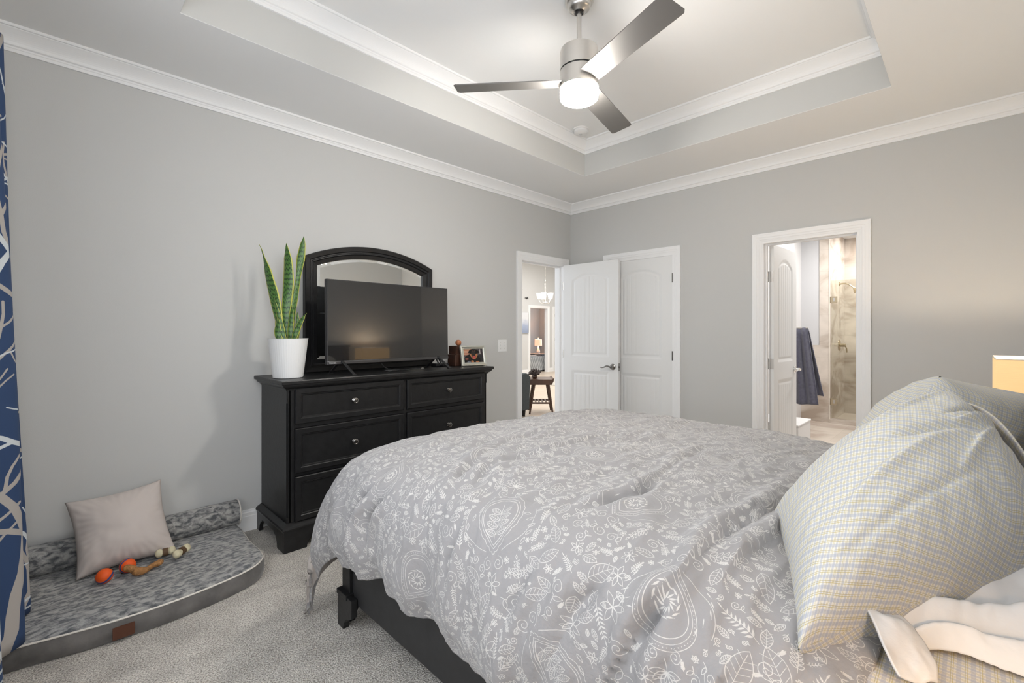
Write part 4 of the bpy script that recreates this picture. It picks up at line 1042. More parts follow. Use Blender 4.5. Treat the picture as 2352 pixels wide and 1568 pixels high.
M['suede'] = mat('taupe_grey_suede', (.115, .108, .102), .8, vary=.45, vscale=9, bump=.3, bscale=25, sheen=.3)
M['piping'] = mat('cream_piping', (.70, .66, .60), .7)
t = thing('dog_bed', 'large grey fleece dog bed with cream piping and a bolster along the wall', 'dog bed', (0, 0, 0))
def bed_outline(n=160):
    K = [(-4.57, -.03), (-4.57, -.70), (-4.53, -.735), (-4.40, -.745), (-4.1, -.80), (-3.88, -.805), (-3.68, -.775), (-3.56, -.735), (-3.49, -.67), (-3.47, -.58), (-3.475, -.40), (-3.465, -.20), (-3.475, -.03)]
    C = catmull(K, n); return C
O2 = bed_outline()
cx_, cy_ = -4.02, -.39
nr_ = 26
P = np.zeros((len(O2) + 1, nr_, 3)); 
loop = np.vstack([O2, O2[:1]])
rs = np.r_[1.0, 1.0, .997, .985, .965, .94, np.linspace(.9, 0.02, nr_ - 6)]
zs_ = np.r_[.086, .088, .094, .099, .102, .104, np.full(nr_ - 6, .106)]
P[..., 0] = cx_ + (loop[:, None, 0] - cx_) * rs[None]; P[..., 1] = cy_ + (loop[:, None, 1] - cy_) * rs[None]; P[..., 2] = zs_[None]
F_ = P.reshape(-1, 3); F_[:, 2] += .004 * vnoise(F_, 7, 2) * (F_[:, 2] > .1)
P = F_.reshape(P.shape)
o = grid_mesh('sleeping_surface', P, P[..., :2], M['fleece'], t)
P = np.zeros((len(O2) + 1, 9, 3))
for j in range(9):
    v = j / 8; off = 1 + .014 * sin(pi * v); P[:, j, 0] = cx_ + (loop[:, 0] - cx_) * off; P[:, j, 1] = cy_ + (loop[:, 1] - cy_) * (1 + .03 * sin(pi * v)); P[:, j, 2] = .003 + .083 * v
F_ = P.reshape(-1, 3); nz = vnoise(F_ * np.array([1, 1, 2.5]), 9, 4); F_[:, 1] += .004 * nz; P = F_.reshape(P.shape); P[-1] = P[0]
P[..., 1] = np.minimum(P[..., 1], -.022)
o = grid_mesh('side_band', P, P[..., :2], M['suede'], t); o['label'] = 'taupe suede side of the dog bed'
bm = bmesh.new(); tube(bm, [(p[0], min(p[1], -.028), .087) for p in O2], .0042, 8, closed=True); o = new('piping', bm, M['piping'], t, smooth=True)
bm = bmesh.new(); box(bm, -4.092, -4.022, -.825, -.8215, .018, .068); o = new('leather_tag', bm, mat('brown_leather', (.085, .028, .012), .6), t); o['label'] = 'brown leather tag on the side'
# bolster
nb = 90
P = np.zeros((nb, 33, 3))
for i in range(nb):
    u = i / (nb - 1); x = -4.565 + (4.565 - 3.455) * u
    rr = .071 * (1 if u < .99 else .97)
    for j in range(33):
        a = 2 * pi * j / 32; P[i, j] = (x, -.098 + rr * cos(a), .170 + rr * 1.03 * sin(a))
F_ = P.reshape(-1, 3); nz = vnoise(F_, 12, 6); F_[:, 2] += .004 * nz; P = F_.reshape(P.shape); P[:, -1] = P[:, 0]
P[..., 1] = np.minimum(P[..., 1], -.02); P[..., 2] = np.maximum(P[..., 2], .095)
o = grid_mesh('bolster', P, P[..., :2], M['fleece'], t)
bm = bmesh.new(); lathe(bm, [(.069, -3.46), (.06, -3.452), (.001, -3.450)], (0, -.098, .170), 32, axis='X', cap=False); new('bolster_end', bm, M['suede'], t, smooth=True)
bm = bmesh.new(); tube(bm, [(-3.458, -.098 + .072 * cos(a), .170 + .074 * sin(a)) for a in np.linspace(0, 2 * pi, 40)[:-1]], .0038, 8, closed=True); new('bolster_piping', bm, M['piping'], t, smooth=True)

def cushion(name, C4, thick, m, n=56, pinch=.10, ear=1.0, wr=.006, seed=1, uvs=(.6, .5), prof=.5, parent=None, wsc=7, ridges=(), sag=0, uvrot=0):
    """closed soft pillow through four corner points (bl, br, tr, tl)"""
    bl, br, tr, tl_ = [np.array(p, float) for p in C4]
    nrm = np.cross(br - bl, tl_ - bl); nrm /= np.linalg.norm(nrm)
    u = np.linspace(0, 1, n); U, V = np.meshgrid(u, u, indexing='ij')
    # pull edges in between the corners
    su = pinch * (np.sin(pi * V) ** .8) * ear; sv = pinch * (np.sin(pi * U) ** .8) * ear
    Up = .5 + (U - .5) * (1 - su); Vp = .5 + (V - .5) * (1 - sv)
    base = (bl * ((1 - Up) * (1 - Vp))[..., None] + br * (Up * (1 - Vp))[..., None] + tr * (Up * Vp)[..., None] + tl_ * ((1 - Up) * Vp)[..., None])
    h = (np.clip(4 * U * (1 - U), 0, 1) * np.clip(4 * V * (1 - V), 0, 1)) ** prof
    sides = []
    for sg in (1, -1):
        Pp = base + nrm * (sg * h * thick / 2)[..., None]
        F = Pp.reshape(-1, 3); nz = vnoise(F, wsc, seed + (sg > 0) * 9, 3)
        # tension wrinkles running in from the seams
        ed = np.minimum(np.minimum(U, 1 - U), np.minimum(V, 1 - V)).ravel()
        rad = np.sin((np.arctan2(V - .5, U - .5).ravel()) * 34 + nz * 3) * np.exp(-ed * 14) * np.clip(ed * 30, 0, 1)
        dsp = wr * nz + wr * .5 * rad
        for (u0, v0, u1, v1, wd, am) in ridges:
            ax, ay = u1 - u0, v1 - v0; L2 = ax * ax + ay * ay; tt = np.clip(((U - u0) * ax + (V - v0) * ay) / L2, 0, 1)
            dd = np.hypot(U - u0 - tt * ax, V - v0 - tt * ay); dsp = dsp + (am * np.exp(-(dd / wd) ** 2) * np.sin(pi * np.clip(tt, .05, .95))).ravel()
        F += nrm * (sg * dsp * np.clip(ed * 14, 0, 1))[:, None]
        F[:, 2] -= (sag * (h.ravel()))
        sides.append(F.reshape(n, n, 3))
    A, B = sides
    me = bpy.data.meshes.new(name); vid = {}; verts = []; faces = []; uv = []
    idA = np.arange(n * n).reshape(n, n); idB = idA + n * n
    idB[0, :] = idA[0, :]; idB[-1, :] = idA[-1, :]; idB[:, 0] = idA[:, 0]; idB[:, -1] = idA[:, -1]
    V3 = np.vstack([A.reshape(-1, 3), B.reshape(-1, 3)])
    def arcuv(S_):
        gu = np.cumsum(np.r_[np.zeros((1, n)), np.linalg.norm(np.diff(S_, axis=0), axis=2)], axis=0); gv = np.cumsum(np.c_[np.zeros((n, 1)), np.linalg.norm(np.diff(S_, axis=1), axis=2)], axis=1)
        gu -= gu[n // 2:n // 2 + 1]; gv -= gv[:, n // 2:n // 2 + 1]
        return np.stack([gu * cos(uvrot) - gv * sin(uvrot), gu * sin(uvrot) + gv * cos(uvrot)], -1).reshape(-1, 2)
    UVA = np.vstack([arcuv(A), arcuv(B)])
    for i in range(n - 1):
        for j in range(n - 1):
            faces.append((idA[i, j], idA[i + 1, j], idA[i + 1, j + 1], idA[i, j + 1])); faces.append((idB[i, j], idB[i, j + 1], idB[i + 1, j + 1], idB[i + 1, j]))
    me.from_pydata(V3.tolist(), [], [tuple(int(k) for k in f) for f in faces])
    l = me.uv_layers.new(name='UVMap'); li = np.zeros(len(me.loops), dtype=np.int32); me.loops.foreach_get('vertex_index', li); l.data.foreach_set('uv', UVA[li].astype(np.float32).ravel())
    me.polygons.foreach_set('use_smooth', [True] * len(me.polygons)); me.materials.append(m)
    bm = bmesh.new(); bm.from_mesh(me); bmesh.ops.delete(bm, geom=[v for v in bm.verts if not v.link_faces], context='VERTS'); bm.to_mesh(me); bm.free()
    o = bpy.data.objects.new(name, me); COL.objects.link(o)
    if parent: o.parent = parent
    return o
o = cushion('throw_pillow', [(-4.190, -.335, .112), (-3.800, -.335, .118), (-3.845, -.150, .470), (-4.225, -.150, .440)], .20, mat('pale_linen', (.56, .50, .465), .95, bump=.12, bscale=900), wr=.012, pinch=.10, seed=3)
tag(o, 'pale beige-pink throw pillow leaning against the wall on the dog bed', 'pillow')
# toys
def ball_mat():
    m = bpy.data.materials.new('orange_ball_rubber'); m.use_nodes = True; nt = m.node_tree; b = nt.nodes['Principled BSDF']; b.inputs['Roughness'].default_value = .6
    tc = nt.nodes.new('ShaderNodeTexCoord'); sp = nt.nodes.new('ShaderNodeSeparateXYZ'); nt.links.new(tc.outputs['Object'], sp.inputs[0])
    a = nt.nodes.new('ShaderNodeMath'); a.operation = 'ABSOLUTE'; c = nt.nodes.new('ShaderNodeMath'); c.operation = 'MULTIPLY'; nt.links.new(sp.outputs['X'], c.inputs[0]); nt.links.new(sp.outputs['Y'], c.inputs[1])
    d = nt.nodes.new('ShaderNodeMath'); d.operation = 'MULTIPLY_ADD'; nt.links.new(c.outputs[0], d.inputs[0]); d.inputs[1].default_value = 14; nt.links.new(sp.outputs['Z'], d.inputs[2]); nt.links.new(d.outputs[0], a.inputs[0])
    g = nt.nodes.new('ShaderNodeMath'); g.operation = 'LESS_THAN'; g.inputs[1].default_value = .0058; nt.links.new(a.outputs[0], g.inputs[0])
    mx = nt.nodes.new('ShaderNodeMix'); mx.data_type = 'RGBA'; nt.links.new(g.outputs[0], mx.inputs['Factor']); mx.inputs['A'].default_value = (.80, .10, .008, 1); mx.inputs['B'].default_value = (.04, .07, .22, 1); nt.links.new(mx.outputs['Result'], b.inputs['Base Color'])
    return m
bmat = ball_mat()
for (x, y, rot, lb) in ((-4.095, -.445, (.35, -.3, .2), 'orange rubber ball with a blue stripe, nearer the front of the dog bed'), (-4.008, -.40, (1.2, .9, .4), 'orange ball with a blue stripe beside the brown chew toy, under the pillow edge')):
    bm = bmesh.new(); bmesh.ops.create_uvsphere(bm, u_segments=32, v_segments=20, radius=.033); o = new('toy_ball', bm, bmat, smooth=True); o.location = (x, y, .142); o.rotation_euler = rot; tag(o, lb, 'ball', 'orange toy balls on the dog bed')
def skin_obj(name, pts, edges, rad, m, lvl=2):
    me = bpy.data.meshes.new(name); me.from_pydata(pts, edges, []); o = bpy.data.objects.new(name, me); COL.objects.link(o); me.materials.append(m)
    sk = o.modifiers.new('skin', 'SKIN'); sk.use_smooth_shade = True
    for v, r in zip(me.skin_vertices[0].data, rad): v.radius = (r, r)
    me.skin_vertices[0].data[0].use_root = True
    ss = o.modifiers.new('sub', 'SUBSURF'); ss.levels = lvl; ss.render_levels = lvl
    return o
mc = mat('chewed_tan_nylon', (.36, .17, .055), .7, bump=.8, bscale=120, vary=.35, vscale=60)
zb = .124
o = skin_obj('chew_toy', [(-4.03, -.445, zb + .03), (-4.005, -.455, zb + .028), (-3.985, -.472, zb + .016), (-3.97, -.485, zb + .006), (-3.995, -.50, zb + .006), (-3.945, -.485, zb + .006), (-3.925, -.462, zb + .008), (-3.895, -.448, zb + .012), (-3.873, -.435, zb + .012), (-3.875, -.46, zb + .010)],
             [(0, 1), (1, 2), (2, 3), (3, 4), (3, 5), (5, 6), (6, 7), (7, 8), (7, 9)], [.017, .017, .017, .020, .016, .013, .012, .016, .015, .015], mc)
tag(o, 'tan Y-shaped chew toy with frayed ends on the dog bed', 'dog toy')
mw = mat('cream_rawhide', (.62, .56, .38), .75, vary=.15, vscale=40); mb = mat('brown_band', (.10, .055, .025), .7)
for k, (ax, ay, bx, by, lb) in enumerate(((-3.880, -.368, -3.826, -.372, 'cream bone-shaped chew with a brown band, the left and farther one'), (-3.818, -.445, -3.766, -.390, 'cream bone-shaped chew with a brown band, the right and nearer one'))):
    d = Vector((bx - ax, by - ay, 0)); pz = zb + .024; nrm = (Vector((-d.y, d.x, 0)).normalized() * .6 + Vector((0, 0, .8))).normalized()
    A, B = Vector((ax - .004, ay, pz)), Vector((bx, by, pz)); mid = (A + B) / 2
    pts = [A + nrm * .021, A, A - nrm * .021, A + d * .25, mid, B - d * .25, B + nrm * .021, B, B - nrm * .021]
    o = skin_obj('chew_bone', [tuple(p) for p in pts], [(0, 1), (1, 2), (1, 3), (3, 4), (4, 5), (5, 7), (6, 7), (7, 8)], [.017, .014, .017, .014, .016, .014, .017, .014, .017], mw)
    tag(o, lb, 'dog toy', 'cream chew bones on the dog bed')
    bm = bmesh.new(); q_ = d.normalized(); tube(bm, [tuple(mid - q_ * .011), tuple(mid + q_ * .011)], .0185, 20); new('band', bm, mb, o, smooth='auto')

# ------------------------------------------------------------------ curtain
ca_, cb_ = branch_canvas(1024, 4096)
base = np.zeros(ca_.shape + (3,), np.float32); base[:] = (.022, .052, .135)
base = base * (1 - cb_[..., None]) + np.array((.42, .39, .36)) * cb_[..., None]; base = base * (1 - ca_[..., None]) + np.array((.60, .64, .66)) * ca_[..., None]
curt_img = make_image('curtain_print', np.clip(base, 0, 1) ** (1 / 2.2))
M['curtain'] = img_mat('navy_branch_curtain', curt_img, .9)
KX = [(-4.50, -.30), (-4.47, -.38), (-4.37, -.47), (-4.325, -.53), (-4.40, -.60), (-4.46, -.64), (-4.43, -.70), (-4.345, -.75), (-4.33, -.80), (-4.42, -.89), (-4.49, -.93), (-4.46, -.99), (-4.37, -1.05), (-4.40, -1.12), (-4.49, -1.16), (-4.46, -1.24), (-4.38, -1.30), (-4.46, -1.36)]
nz_ = 60; nc = 220
C = catmull(KX, nc); dl = np.r_[0, np.cumsum(np.hypot(*np.diff(C, axis=0).T))]
P = np.zeros((nc, nz_, 3)); UV = np.zeros((nc, nz_, 2))
for j in range(nz_):
    z = .115 + (2.46 - .115) * j / (nz_ - 1); k = z / 2.46
    amp = 1.05 - .62 * k
    x = -4.465 + (C[:, 0] + 4.45) * amp + .006 * np.sin(C[:, 1] * 9 + z * 2.2); y = C[:, 1] + .012 * sin(z * 2) - .03 * k
    P[:, j, 0] = x; P[:, j, 1] = y; P[:, j, 2] = z; UV[:, j, 0] = dl * 1.1 ; UV[:, j, 1] = z / 2.4
o = grid_mesh('curtain', P, UV, M['curtain']); m_ = o.modifiers.new('solid', 'SOLIDIFY'); m_.thickness = .003
tag(o, 'navy blue curtain printed with pale tree branches at the left edge', 'curtain')
bm = bmesh.new(); tube(bm, [(-4.50, -.22, 2.475), (-4.50, -3.4, 2.475)], .012, 12); lathe(bm, [(.001, .06), (.02, .05), (.024, .03), (.012, .01), (.012, 0)], (-4.50, -.22, 2.475), 16, mx=Matrix.Rotation(R(-90), 3, 'X'))
t2 = new('curtain_rod', bm, M['blackpl'], smooth='auto'); tag(t2, 'dark curtain rod above the navy curtain', 'curtain rod')
for y in (-.35, -3.3):
    bm = bmesh.new(); box(bm, -4.585, -4.49, y - .01, y + .01, 2.46, 2.48); new('bracket', bm, M['blackpl'], t2)

# ------------------------------------------------------------------ bed
BX0, BX1, BYF, BYH = -3.385, -1.285, -1.34, -3.63
t = thing('bed', 'king-size bed frame of black wood under the grey duvet', 'bed', (0, 0, 0))
new('side_rail', bbox(BX0 + .035, BX0 + .06, BYH, BYF - .04, .115, .40), M['blackrail'], t, bevel=.003)
new('side_rail', bbox(BX1 - .06, BX1 - .035, BYH, BYF - .04, .115, .40), M['blackrail'], t, bevel=.003)
bm = bmesh.new(); box(bm, BX0 + .04, BX1 - .04, BYF - .055, BYF - .02, .14, .60); new('footboard_panel', bm, M['black'], t, bevel=.003)
for s, x in ((1, BX0), (-1, BX1)):
    bm = bmesh.new(); xs_ = sorted((x + s * .02, x + s * .085)); box(bm, *xs_, BYF - .075, BYF - .005, .15, .615)
    new('foot_post', bm, M['black'], t, bevel=.003)
    bm = bmesh.new()
    P_ = [(0, .15), (0, 0), (.055, 0)] + [(.055 + .05 * (1 - cos(a)), .06 * sin(a)) for a in np.linspace(.2, pi / 2, 5)] + [(.13, .075), (.13, .15)]
    prism(bm, P_, lambda a, b, d: (x + s * d, BYF + .004 - a, b), .004, .030)
    prism(bm, P_, lambda a, b, d: (x + s * (a * .8 + .0305), BYF + .004 - d, b), 0, .026)
    xs_ = sorted((x, x + s * .10)); box(bm, *xs_, BYF - .085, BYF + .008, .136, .158)
    new('bracket_foot', bm, M['black'], t, bevel=.002)
bm = bmesh.new(); box(bm, BX0, BX1, BYH - .05, BYH, .10, 1.17); box(bm, BX0 - .02, BX1 + .02, BYH - .065, BYH + .015, 1.17, 1.20)
new('headboard', bm, M['black'], t, bevel=.006)
for x in (BX0, BX1 - .09): new('head_post', bbox(x, x + .09, BYH - .055, BYH + .01, 0, 1.165), M['black'], t, bevel=.004)
new('base', bbox(BX0 + .062, BX1 - .062, BYH + .001, BYF - .06, .25, .36), M['blackgap'], t)
# plaid node material
def plaid(name, bg, c1, c2, c3, cell=.0135, rough=.9, bumpy=.15):
    m = bpy.data.materials.new(name); m.use_nodes = True; nt = m.node_tree; b = nt.nodes['Principled BSDF']; b.inputs['Roughness'].default_value = rough; b.inputs['Specular IOR Level'].default_value = .1; b.inputs['Sheen Weight'].default_value = .15
    uv = nt.nodes.new('ShaderNodeUVMap'); sp = nt.nodes.new('ShaderNodeSeparateXYZ'); nt.links.new(uv.outputs[0], sp.inputs[0])
    def math_(op, a, b_=None, c_=None):
        n = nt.nodes.new('ShaderNodeMath'); n.operation = op
        for i, v in enumerate((a, b_, c_)):
            if v is None: continue
            if isinstance(v, (int, float)): n.inputs[i].default_value = v
            else: nt.links.new(v, n.inputs[i])
        return n.outputs[0]
    last = None
    def stripes(axis, centre, half, period=cell):
        f = math_('FRACT', math_('DIVIDE', sp.outputs[axis], period)); d = math_('ABSOLUTE', math_('SUBTRACT', f, centre)); return math_('LESS_THAN', d, half)
    col = None
    def over(prev, mask, c, k):
        mx = nt.nodes.new('ShaderNodeMix'); mx.data_type = 'RGBA'; nt.links.new(math_('MULTIPLY', mask, k), mx.inputs['Factor'])
        if prev is None: mx.inputs['A'].default_value = (*bg, 1)
        else: nt.links.new(prev, mx.inputs['A'])
        mx.inputs['B'].default_value = (*c, 1); return mx.outputs['Result']
    for ax in ('X', 'Y'):
        col = over(col, stripes(ax, .27, .17), c1, .50)
        col = over(col, stripes(ax, .66, .035), c2, .62)
        col = over(col, stripes(ax, .83, .035), c3, .62)
    nt.links.new(col, b.inputs['Base Color'])
    tc = nt.nodes.new('ShaderNodeTexCoord'); n = nt.nodes.new('ShaderNodeTexNoise'); n.inputs['Scale'].default_value = 22; n.inputs['Detail'].default_value = 4; nt.links.new(tc.outputs['Object'], n.inputs[0])
    bp = nt.nodes.new('ShaderNodeBump'); bp.inputs['Strength'].default_value = bumpy; bp.inputs['Distance'].default_value = .02; nt.links.new(n.outputs['Fac'], bp.inputs['Height']); nt.links.new(bp.outputs['Normal'], b.inputs['Normal'])
    return m
M['plaid'] = plaid('cream_plaid_cotton', (.60, .585, .525), (.30, .33, .42), (.38, .32, .10), (.34, .30, .15), cell=.0175)
M['plaid2'] = plaid('cream_plaid_fitted_sheet', (.60, .56, .48), (.32, .33, .40), (.42, .34, .12), (.34, .30, .16), cell=.018)
M['sheet'] = mat('white_cotton_sheet', (.58, .57, .56), .9, bump=.1, bscale=60)
# mattress with fitted sheet
t = thing('mattress', 'mattress in a cream plaid fitted sheet showing below the pillows', 'mattress', (0, 0, 0))
mx0, mx1, my0, my1 = BX0 + .02, BX1 - .02, BYH + .02, BYF - .10
nm = 40
P = np.zeros((nm, nm, 3)); 
prof = [(0, .36), (-.012, .45), (-.012, .60), (0, .655), (.03, .682), (.08, .69)]
us = np.linspace(0, 1, nm)
for i in range(nm):
    for j in range(nm):
        u, v = us[i], us[j]; P[i, j] = (mx0 + (mx1 - mx0) * u, my0 + (my1 - my0) * v, .69)
def side_map(k, n, lo, hi):
    pr = prof
    if k < len(pr): return lo + pr[k][0], pr[k][1]
    if k >= n - len(pr): kk = n - 1 - k; return hi - pr[kk][0], pr[kk][1]
    return lo + .08 + (hi - lo - .16) * (k - len(pr) + 1) / (n - 2 * len(pr) + 1), .69
for i in range(nm):
    x, zx = side_map(i, nm, mx0, mx1)
    for j in range(nm):
        y, zy = side_map(j, nm, my0, my1); P[i, j] = (x, y, min(zx, zy))
UV = np.zeros((nm, nm, 2))
UV[..., 0] = np.cumsum(np.r_[np.zeros((1, nm)), np.linalg.norm(np.diff(P, axis=0), axis=2)], axis=0); UV[..., 1] = np.cumsum(np.c_[np.zeros((nm, 1)), np.linalg.norm(np.diff(P, axis=1), axis=2)], axis=1)
grid_mesh('fitted_sheet', P, UV, M['plaid2'], t)

# duvet --------------------------------------------------------------
ZTOP = .835
Xp = [(-3.435, .49), (-3.465, .40), (-3.462, .29), (-3.44, .18), (-3.375, .085), (-3.24, .030), (-3.0, .005), (-2.65, 0), (-2.25, .018), (-1.85, .05), (-1.58, .085), (-1.42, .13), (-1.31, .22), (-1.265, .34), (-1.26, .50)]
Yp = [(-1.205, .60), (-1.21, .51), (-1.215, .42), (-1.235, .31), (-1.29, .19), (-1.38, .10), (-1.52, .04), (-1.75, .008), (-2.1, 0), (-2.5, .02), (-2.85, .05), (-3.05, .085), (-3.14, .115), (-3.18, .135)]
NS, NT = 420, 380
CX, sx_ = arc_resample(catmull(Xp, 400), NS); CY, sy_ = arc_resample(catmull(Yp, 400), NT)
dX, dY = CX[:, 1][:, None], CY[:, 1][None]
dX = np.clip(dX, 0, 1); dY = np.clip(dY, 0, 1)
pw = 1.6
D = (dX ** pw + dY ** pw) ** (1 / pw)
X = np.repeat(CX[:, 0][:, None], NT, 1); Y = np.repeat(CY[:, 0][None], NS, 0)
Z = ZTOP - D
# far bulge and dips: the hem waves, the cloth pulls towards the pillow
P = np.stack([X, Y, Z], -1)
UV = np.zeros((NS, NT, 2)); UV[..., 0] = sx_[:, None]; UV[..., 1] = sy_[None]
du = np.gradient(P, axis=0); dv = np.gradient(P, axis=1); Nn = np.cross(du, dv); Nn /= np.linalg.norm(Nn, axis=-1, keepdims=True) + 1e-9
if Nn[NS // 2, NT // 2, 2] < 0: Nn = -Nn
F_ = P.reshape(-1, 3)
sideX = np.clip((dX - .10) / .25, 0, 1) * np.ones_like(Z); sideY = np.clip((dY - .10) / .25, 0, 1) * np.ones_like(Z)
ph = np.array([noise.noise(Vector((y * 1.3, 4.2, 0))) for y in CY[:, 0]])
wavx = (np.sin(CY[:, 0] * 15 + ph * 7) + .5 * np.sin(CY[:, 0] * 33 + ph * 9))[None] * sideX * .012
phx = np.array([noise.noise(Vector((x * 1.3, 9.2, 0))) for x in CX[:, 0]])
wavy = (np.sin(CX[:, 0] * 13 + phx * 6))[:, None] * sideY * .014
disp = wavx + wavy
lown = vnoise(F_ * np.array([1, 1, .6]), 3.0, 3, 2).reshape(NS, NT)
midn = vnoise(F_ * np.array([1.0, 2.2, .7]), 7.0, 5, 3).reshape(NS, NT)
disp = disp + .010 * lown + .007 * midn + .005 * (1 - 2 * np.abs(vnoise(F_ * np.array([.9, 2.6, .8]), 5.0, 11, 2).reshape(NS, NT))) * (1 - sideX)
creases = [
 ([(-3.43, -2.132, 0.80), (-3.078, -2.006, 0.8), (-2.723, -1.962, 0.8), (-2.091, -1.832, 0.8)], .022, .012, 1),
 ([(-3.336, -2.175, 0.8), (-3.14, -2.142, 0.8), (-2.878, -2.206, 0.8), (-2.491, -2.194, 0.8)], .018, .014, 1),
 ([(-3.141, -2.627, 0.8), (-2.776, -2.576, 0.8), (-2.371, -2.529, 0.8)], .02, .008, 1),
 ([(-3.308, -2.545, 0.8), (-3.013, -2.609, 0.8), (-2.778, -2.607, 0.8)], .02, .008, 1),
 ([(-3.44, -2.74, 0.45), (-3.42, -2.83, 0.66), (-3.34, -2.869, 0.8), (-3.164, -2.872, 0.8), (-2.886, -2.904, 0.8), (-2.423, -2.895, 0.8)], .022, .030, 1),
 ([(-3.45, -2.88, 0.6), (-3.43, -2.952, 0.79), (-3.217, -2.935, 0.8), (-3.032, -2.956, 0.8), (-2.7, -2.97, .79)], .016, .026, 1),
 ([(-3.45, -2.60, 0.45), (-3.43, -2.68, 0.666), (-3.40, -2.73, 0.757)], .03, .016, 1),
 ([(-3.46, -2.965, 0.40), (-3.43, -3.00, 0.75), (-3.321, -2.995, 0.79), (-3.1, -3.01, 0.79)], .014, .020, 1),
 ([(-3.46, -3.05, 0.45), (-3.43, -3.06, 0.76), (-3.295, -3.05, 0.78)], .012, .015, 1),
 ([(-3.43, -1.784, 0.77), (-3.45, -1.652, 0.583), (-3.45, -1.634, 0.394)], .022, .016, 1),
 ([(-3.43, -1.889, 0.76), (-3.45, -1.752, 0.58), (-3.45, -1.752, 0.404)], .020, .014, 1),
 ([(-3.43, -2.26, 0.742), (-3.45, -2.23, 0.592), (-3.45, -2.26, 0.36)], .018, .008, 1),
 ([(-3.43, -1.503, 0.66), (-3.45, -1.42, 0.38)], .024, .018, 1),
 ([(-3.40, -1.38, 0.60), (-3.42, -1.30, 0.30)], .02, .014, 1),
 ([(-3.43, -2.575, 0.77), (-3.45, -2.50, 0.595), (-3.45, -2.45, 0.36)], .02, .010, 1),
 ([(-3.1, -1.42, .80), (-2.9, -1.24, .5)], .03, .014, 1), ([(-2.6, -1.5, .82), (-2.5, -1.24, .5)], .03, .014, 1),
]
for pl_, wd, am, _ in creases:
    C = catmull(pl_, 40); best = np.full(len(F_), 9.); tt = np.zeros(len(F_)); sgn = np.zeros(len(F_))
    for i in range(len(C) - 1):
        a, b_ = C[i], C[i + 1]; ab = b_ - a; u = np.clip(((F_ - a) @ ab) / (ab @ ab), 0, 1); q_ = a + u[:, None] * ab; d = np.linalg.norm((F_ - q_) * np.array([1, 1, .8]), axis=1)
        k = d < best; best[k] = d[k]; tt[k] = (i + u[k]) / (len(C) - 1)
        cr_ = (F_[:, 1] - a[1]) * ab[0] - (F_[:, 0] - a[0]) * ab[1]
        if abs(ab[2]) > abs(ab[0]): cr_ = -(F_[:, 1] - a[1]) * np.sign(ab[2]) * -1
        sgn[k] = np.sign(cr_[k]) * np.minimum(1, best[k] / (wd * .5))
    env = np.clip(np.sin(pi * np.clip(tt, .04, .96)) * 1.6, 0, 1)
    x_ = best * sgn / wd
    disp += (am * env * (-1.0 * np.exp(-(x_ / .55) ** 2) + .9 * np.exp(-((x_ - 1.5) / 1.0) ** 2) + .35 * np.exp(-((x_ + 1.7) / 1.1) ** 2))).reshape(NS, NT)
P = P + Nn * (disp * 1.35)[..., None]
# near the pillow end the side hangs a little lower and the hem wanders
hemw = np.array([.035 * noise.noise(Vector((y * 2.1, 1.5, 3))) for y in CY[:, 0]])
P[..., 2] += hemw[None] * sideX
P[..., 2] -= .05 * np.clip((CY[:, 0] + 1.42) / .2, 0, 1)[None] * np.clip((.5 - CX[:, 1]) * 0 + (CX[:, 0] < -3.3) * (dX[:, 0] / .49), 0, 1)[:, None]
P[..., 2] = np.maximum(P[..., 2], .02)
def duvet_mat():
    pc = paisley_canvas(3072)
    rgb = np.zeros(pc.shape + (3,), np.float32); rgb[:] = (.555, .55, .548)
    # fabric colours in display values
    rgb = rgb * (1 - pc[..., None]) + np.array((.74, .73, .715), np.float32) * pc[..., None]
    rgb = np.where(pc[..., None] >= 0, rgb, rgb)
    im = make_image('duvet_print', rgb)
    m = bpy.data.materials.new('grey_paisley_cotton'); m.use_nodes = True; nt = m.node_tree; b = nt.nodes['Principled BSDF']; b.inputs['Roughness'].default_value = .9; b.inputs['Specular IOR Level'].default_value = .12; b.inputs['Sheen Weight'].default_value = .25
    uv = nt.nodes.new('ShaderNodeUVMap'); mp = nt.nodes.new('ShaderNodeMapping'); mp.inputs['Scale'].default_value = (1 / 1.08, 1 / 1.08, 1); mp.inputs['Rotation'].default_value = (0, 0, .0)
    tx = nt.nodes.new('ShaderNodeTexImage'); tx.image = im; nt.links.new(uv.outputs[0], mp.inputs[0]); nt.links.new(mp.outputs[0], tx.inputs[0]); nt.links.new(tx.outputs[0], b.inputs['Base Color'])
    tc = nt.nodes.new('ShaderNodeTexCoord'); n = nt.nodes.new('ShaderNodeTexNoise'); n.inputs['Scale'].default_value = 14; n.inputs['Detail'].default_value = 6; nt.links.new(tc.outputs['Object'], n.inputs[0])
    bp = nt.nodes.new('ShaderNodeBump'); bp.inputs['Strength'].default_value = .4; bp.inputs['Distance'].default_value = .03; nt.links.new(n.outputs['Fac'], bp.inputs['Height']); nt.links.new(bp.outputs['Normal'], b.inputs['Normal'])
    return m
M['duvet'] = duvet_mat(); M['lining'] = mat('duvet_lining', (.42, .38, .35), .9)
o = grid_mesh('duvet', P, UV, M['duvet'], mats=[M['duvet'], M['lining']])
if o.data.polygons[(NS // 2) * (NT - 1) + NT // 2].normal.z < 0: o.data.flip_normals()
m_ = o.modifiers.new('solid', 'SOLIDIFY'); m_.thickness = .014; m_.offset = -1; m_.material_offset = 1; m_.material_offset_rim = 0
tag(o, 'grey duvet with a white paisley leaf print spread over the bed', 'duvet')

